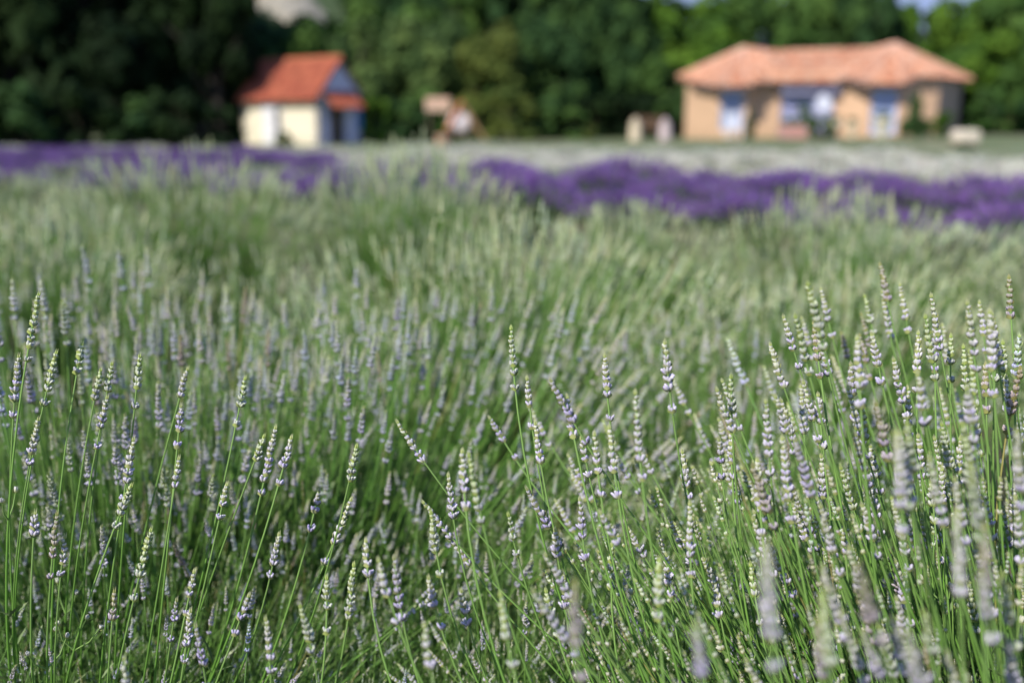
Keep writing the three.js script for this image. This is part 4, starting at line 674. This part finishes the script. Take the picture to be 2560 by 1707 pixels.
fineMid.forEach(([r, t, n, R, h], i) => greenBush(...onRow(r, t), n, R, h, fineStalks, ['lavender bush of the first row at the field edge, behind the highest spike', 'lavender bush of the first row beyond the picture edge, beside the upright stalks'][i], 20 + i));
// second and third row, in mounds that can be told apart: [x, depth, radius, height, label]
const MID = [
  [-1.40, 2.75, 0.56, 0.66, 'soft grey-green lavender mound beyond the first row, left of the dark hollow'], [-0.10, 2.35, 0.66, 0.66, 'broad pale lavender mound in the middle, just behind the sharp stalks'],
  [0.66, 2.2, 0.54, 0.57, 'pale lavender mound behind the sharp stalks of the near clump'], [1.30, 1.85, 0.48, 0.62, 'lavender mound behind the tall upright stalks at the side'],
  [-0.78, 2.85, 0.5, 0.52, 'low dark green lavender bush in the hollow left of the broad pale mound'], [-0.52, 1.98, 0.46, 0.5, 'low green lavender bush just before the dark hollow'], [-1.9, 2.5, 0.5, 0.56, 'green lavender bush between the hollow and the picture edge'],
  [-2.35, 3.3, 0.62, 0.64, 'lavender mound of the second row at the picture edge by the purple field'],
  [-1.42, 4.2, 0.74, 0.77, 'rounded hazy lavender mound before the purple rows, below the hut'], [-0.46, 4.1, 0.60, 0.80, 'tallest rounded lavender mound, standing up against the purple rows'],
  [0.42, 3.6, 0.58, 0.60, 'low lavender mound under the deepest purple dip'], [1.10, 3.35, 0.58, 0.65, 'hazy lavender mound with the purple rows just above it, below the stone house'],
  [1.72, 2.95, 0.5, 0.57, 'low lavender mound under the bright purple corner of the field'], [2.3, 2.75, 0.55, 0.50, 'lavender mound at the picture edge below the brightest purple'], [-2.65, 5.1, 0.7, 0.66, 'far lavender mound at the edge below the dark grove'], [-3.5, 5.4, 0.75, 0.64, 'outermost lavender mound below the dark grove'],
];
MID.forEach(([x, d, R, h, l], i) => greenBush(x, d, h < 0.54 ? 300 : i < 7 ? 720 : 620, R, h, leanStalks, l, 40 + i, null, i < 3 ? 0.06 : 0.03));
const takeN = Math.max(0, 296 - heroCount);
near.sort((a, b) => a.depth - b.depth);
{
  const singles = near.slice(0, takeN), rest = near.slice(takeN), r = rng(88);
  for (const s of singles) {
    const blur = s.depth < 0.74, right = s.x > 1000;
    const d = s.T.clone().sub(s.B), L = d.length(), out = V(d.x, 0, d.z), C = s.B.clone().lerp(s.T, 0.55).addScaledVector(out, 0.16).add(V(0, -0.06 * L * out.length(), 0));
    const sl = lerp(0.032, 0.052, r()), label = `${blur ? 'close blurred' : 'slender'} ${leanWord(s.T, s.T.clone().lerp(C, 0.2))} stalk, ${sl > 0.046 ? 'long' : sl > 0.038 ? 'medium' : 'short'} {tone} spike, ${where(s.T)}`;
    makeStalk(s.B, C, s.T, sl, r, label, blur ? 'blurred lavender stalks nearest the camera' : right ? 'lavender stalks of the near clump' : 'lavender stalks beside the gap', !blur && s.depth < 1.0);
  }
  const o = thing('lavender_mass', null, null, [0, 0, 0]); tag(o, 'remaining lavender stalks of the two nearest bushes, too dense to count', null, null, 'stuff');
  fillBush(o, rest, fineStalks, r);
}
// ---- far rows: purple, then whitish, then green-grey
function farBush(seed, n, spike, spike2, green, R, Ht) {
  const r = rng(seed), st = new MB(), fl = new MB();
  for (const { B, T } of bushStalks(V(0, 0, 0), n, R, Ht, seed)) {
    const d = T.clone().sub(B).normalize(), m = B.clone().lerp(T, 0.5).add(V(0, -0.02, 0)), L = lerp(0.05, 0.085, r()), S = T.clone().addScaledVector(d, -L);
    st.tube([B, S], t => 0.0024, 3, () => green.map(c => c * lerp(0.8, 1.2, r())), false);
    const c = mix3(spike, spike2, r());
    fl.tube([S, S.clone().lerp(T, 0.3), S.clone().lerp(T, 0.75), T], t => 0.0085 * (0.35 + 1.3 * t * (1 - t) * 2), 4, () => c.map(v => v * lerp(0.85, 1.15, r())));
  }
  return [st.geo(), fl.geo()];
}
const P1 = [0.185, 0.09, 0.33], P2 = [0.12, 0.07, 0.23], W1 = [0.66, 0.64, 0.60], W2 = [0.52, 0.53, 0.44], G1 = [0.34, 0.37, 0.27], G2 = [0.22, 0.28, 0.18];
const kinds = {
  purple: [0, 1, 2].map(k => farBush(700 + k, 360, P1, P2, [0.11, 0.18, 0.075], 0.56, 0.47)), white: [0, 1, 2].map(k => farBush(720 + k, 220, W1, W2, [0.24, 0.28, 0.17], 0.62, 0.46)), grey: [0, 1, 2].map(k => farBush(740 + k, 170, G1, G2, [0.17, 0.22, 0.11], 0.62, 0.40)),
};
const farMound = leafMound(73, 500, 0.44, 0.34);
const protoFar = {};
function placeFar(kind, k, x, d, s, turn, label, group) {
  const key = kind + k; let o;
  if (!protoFar[key]) {
    o = protoFar[key] = new THREE.Group(); const [a, b] = kinds[kind][k];
    part('foliage', farMound, M.leaf, o).userData.kind = 'stuff'; part('flower_stems', a, M.plant, o).userData.kind = 'stuff'; part('flower_spikes', b, M.flower, o).userData.kind = 'stuff';
  } else o = protoFar[key].clone();
  o.name = numbered(kind === 'purple' ? 'purple_lavender_bush' : kind === 'white' ? 'whitish_lavender_bush' : 'grey_green_lavender_bush');
  scene.add(o); o.position.set(x, groundAt(x, d), -d); o.rotation.y = turn; o.scale.set(s, s * lerp(0.92, 1.08, bushR()), s); tag(o, label, 'lavender bush', group);
}
for (let row = 0, r = 5.0; r < 22.5; r += r < 15 ? 1.5 : 1.75, row++) {
  for (let t = -1.76 * r - 0.5; t < 0.02 * r + 0.8; t += lerp(0.78, 0.98, bushR())) {
    const [x, d] = onRow(r + (bushR() - 0.5) * 0.16, t), px = 1280 + x / d * FPX; if (px < -160 || px > 2720 || d > 27 || (row === 0 && px < 2150)) continue;
    const kind = r < 10.6 ? 'purple' : px < 870 - (r - 10.6) * 12 && r < 14.5 ? 'purple' : r < 15.6 ? 'white' : 'grey';
    if (bushR() < 0.04) continue;
    const odd = kind === 'purple' && bushR() < 0.1;
    placeFar(odd ? 'grey' : kind, Math.floor(bushR() * 3), x, d, lerp(0.92, 1.12, bushR()) * (px < 950 && r > 9 ? 0.84 : 1), bushR() * 6.28,
      `${odd ? 'greenish faded' : kind === 'purple' ? 'purple blooming' : kind === 'white' ? 'whitish' : 'grey-green'} lavender bush, ${ORD[row]} field row, under the ${markAt(px)}`,
      { purple: row < 2 ? 'purple bushes of the nearest purple row' : r < 10.6 ? 'purple bushes of the middle rows' : 'purple bushes of the last rows', white: 'whitish bushes behind the purple rows', grey: 'grey-green bushes before the garden' }[kind]);
  }
}

renderer.render(scene, camera);
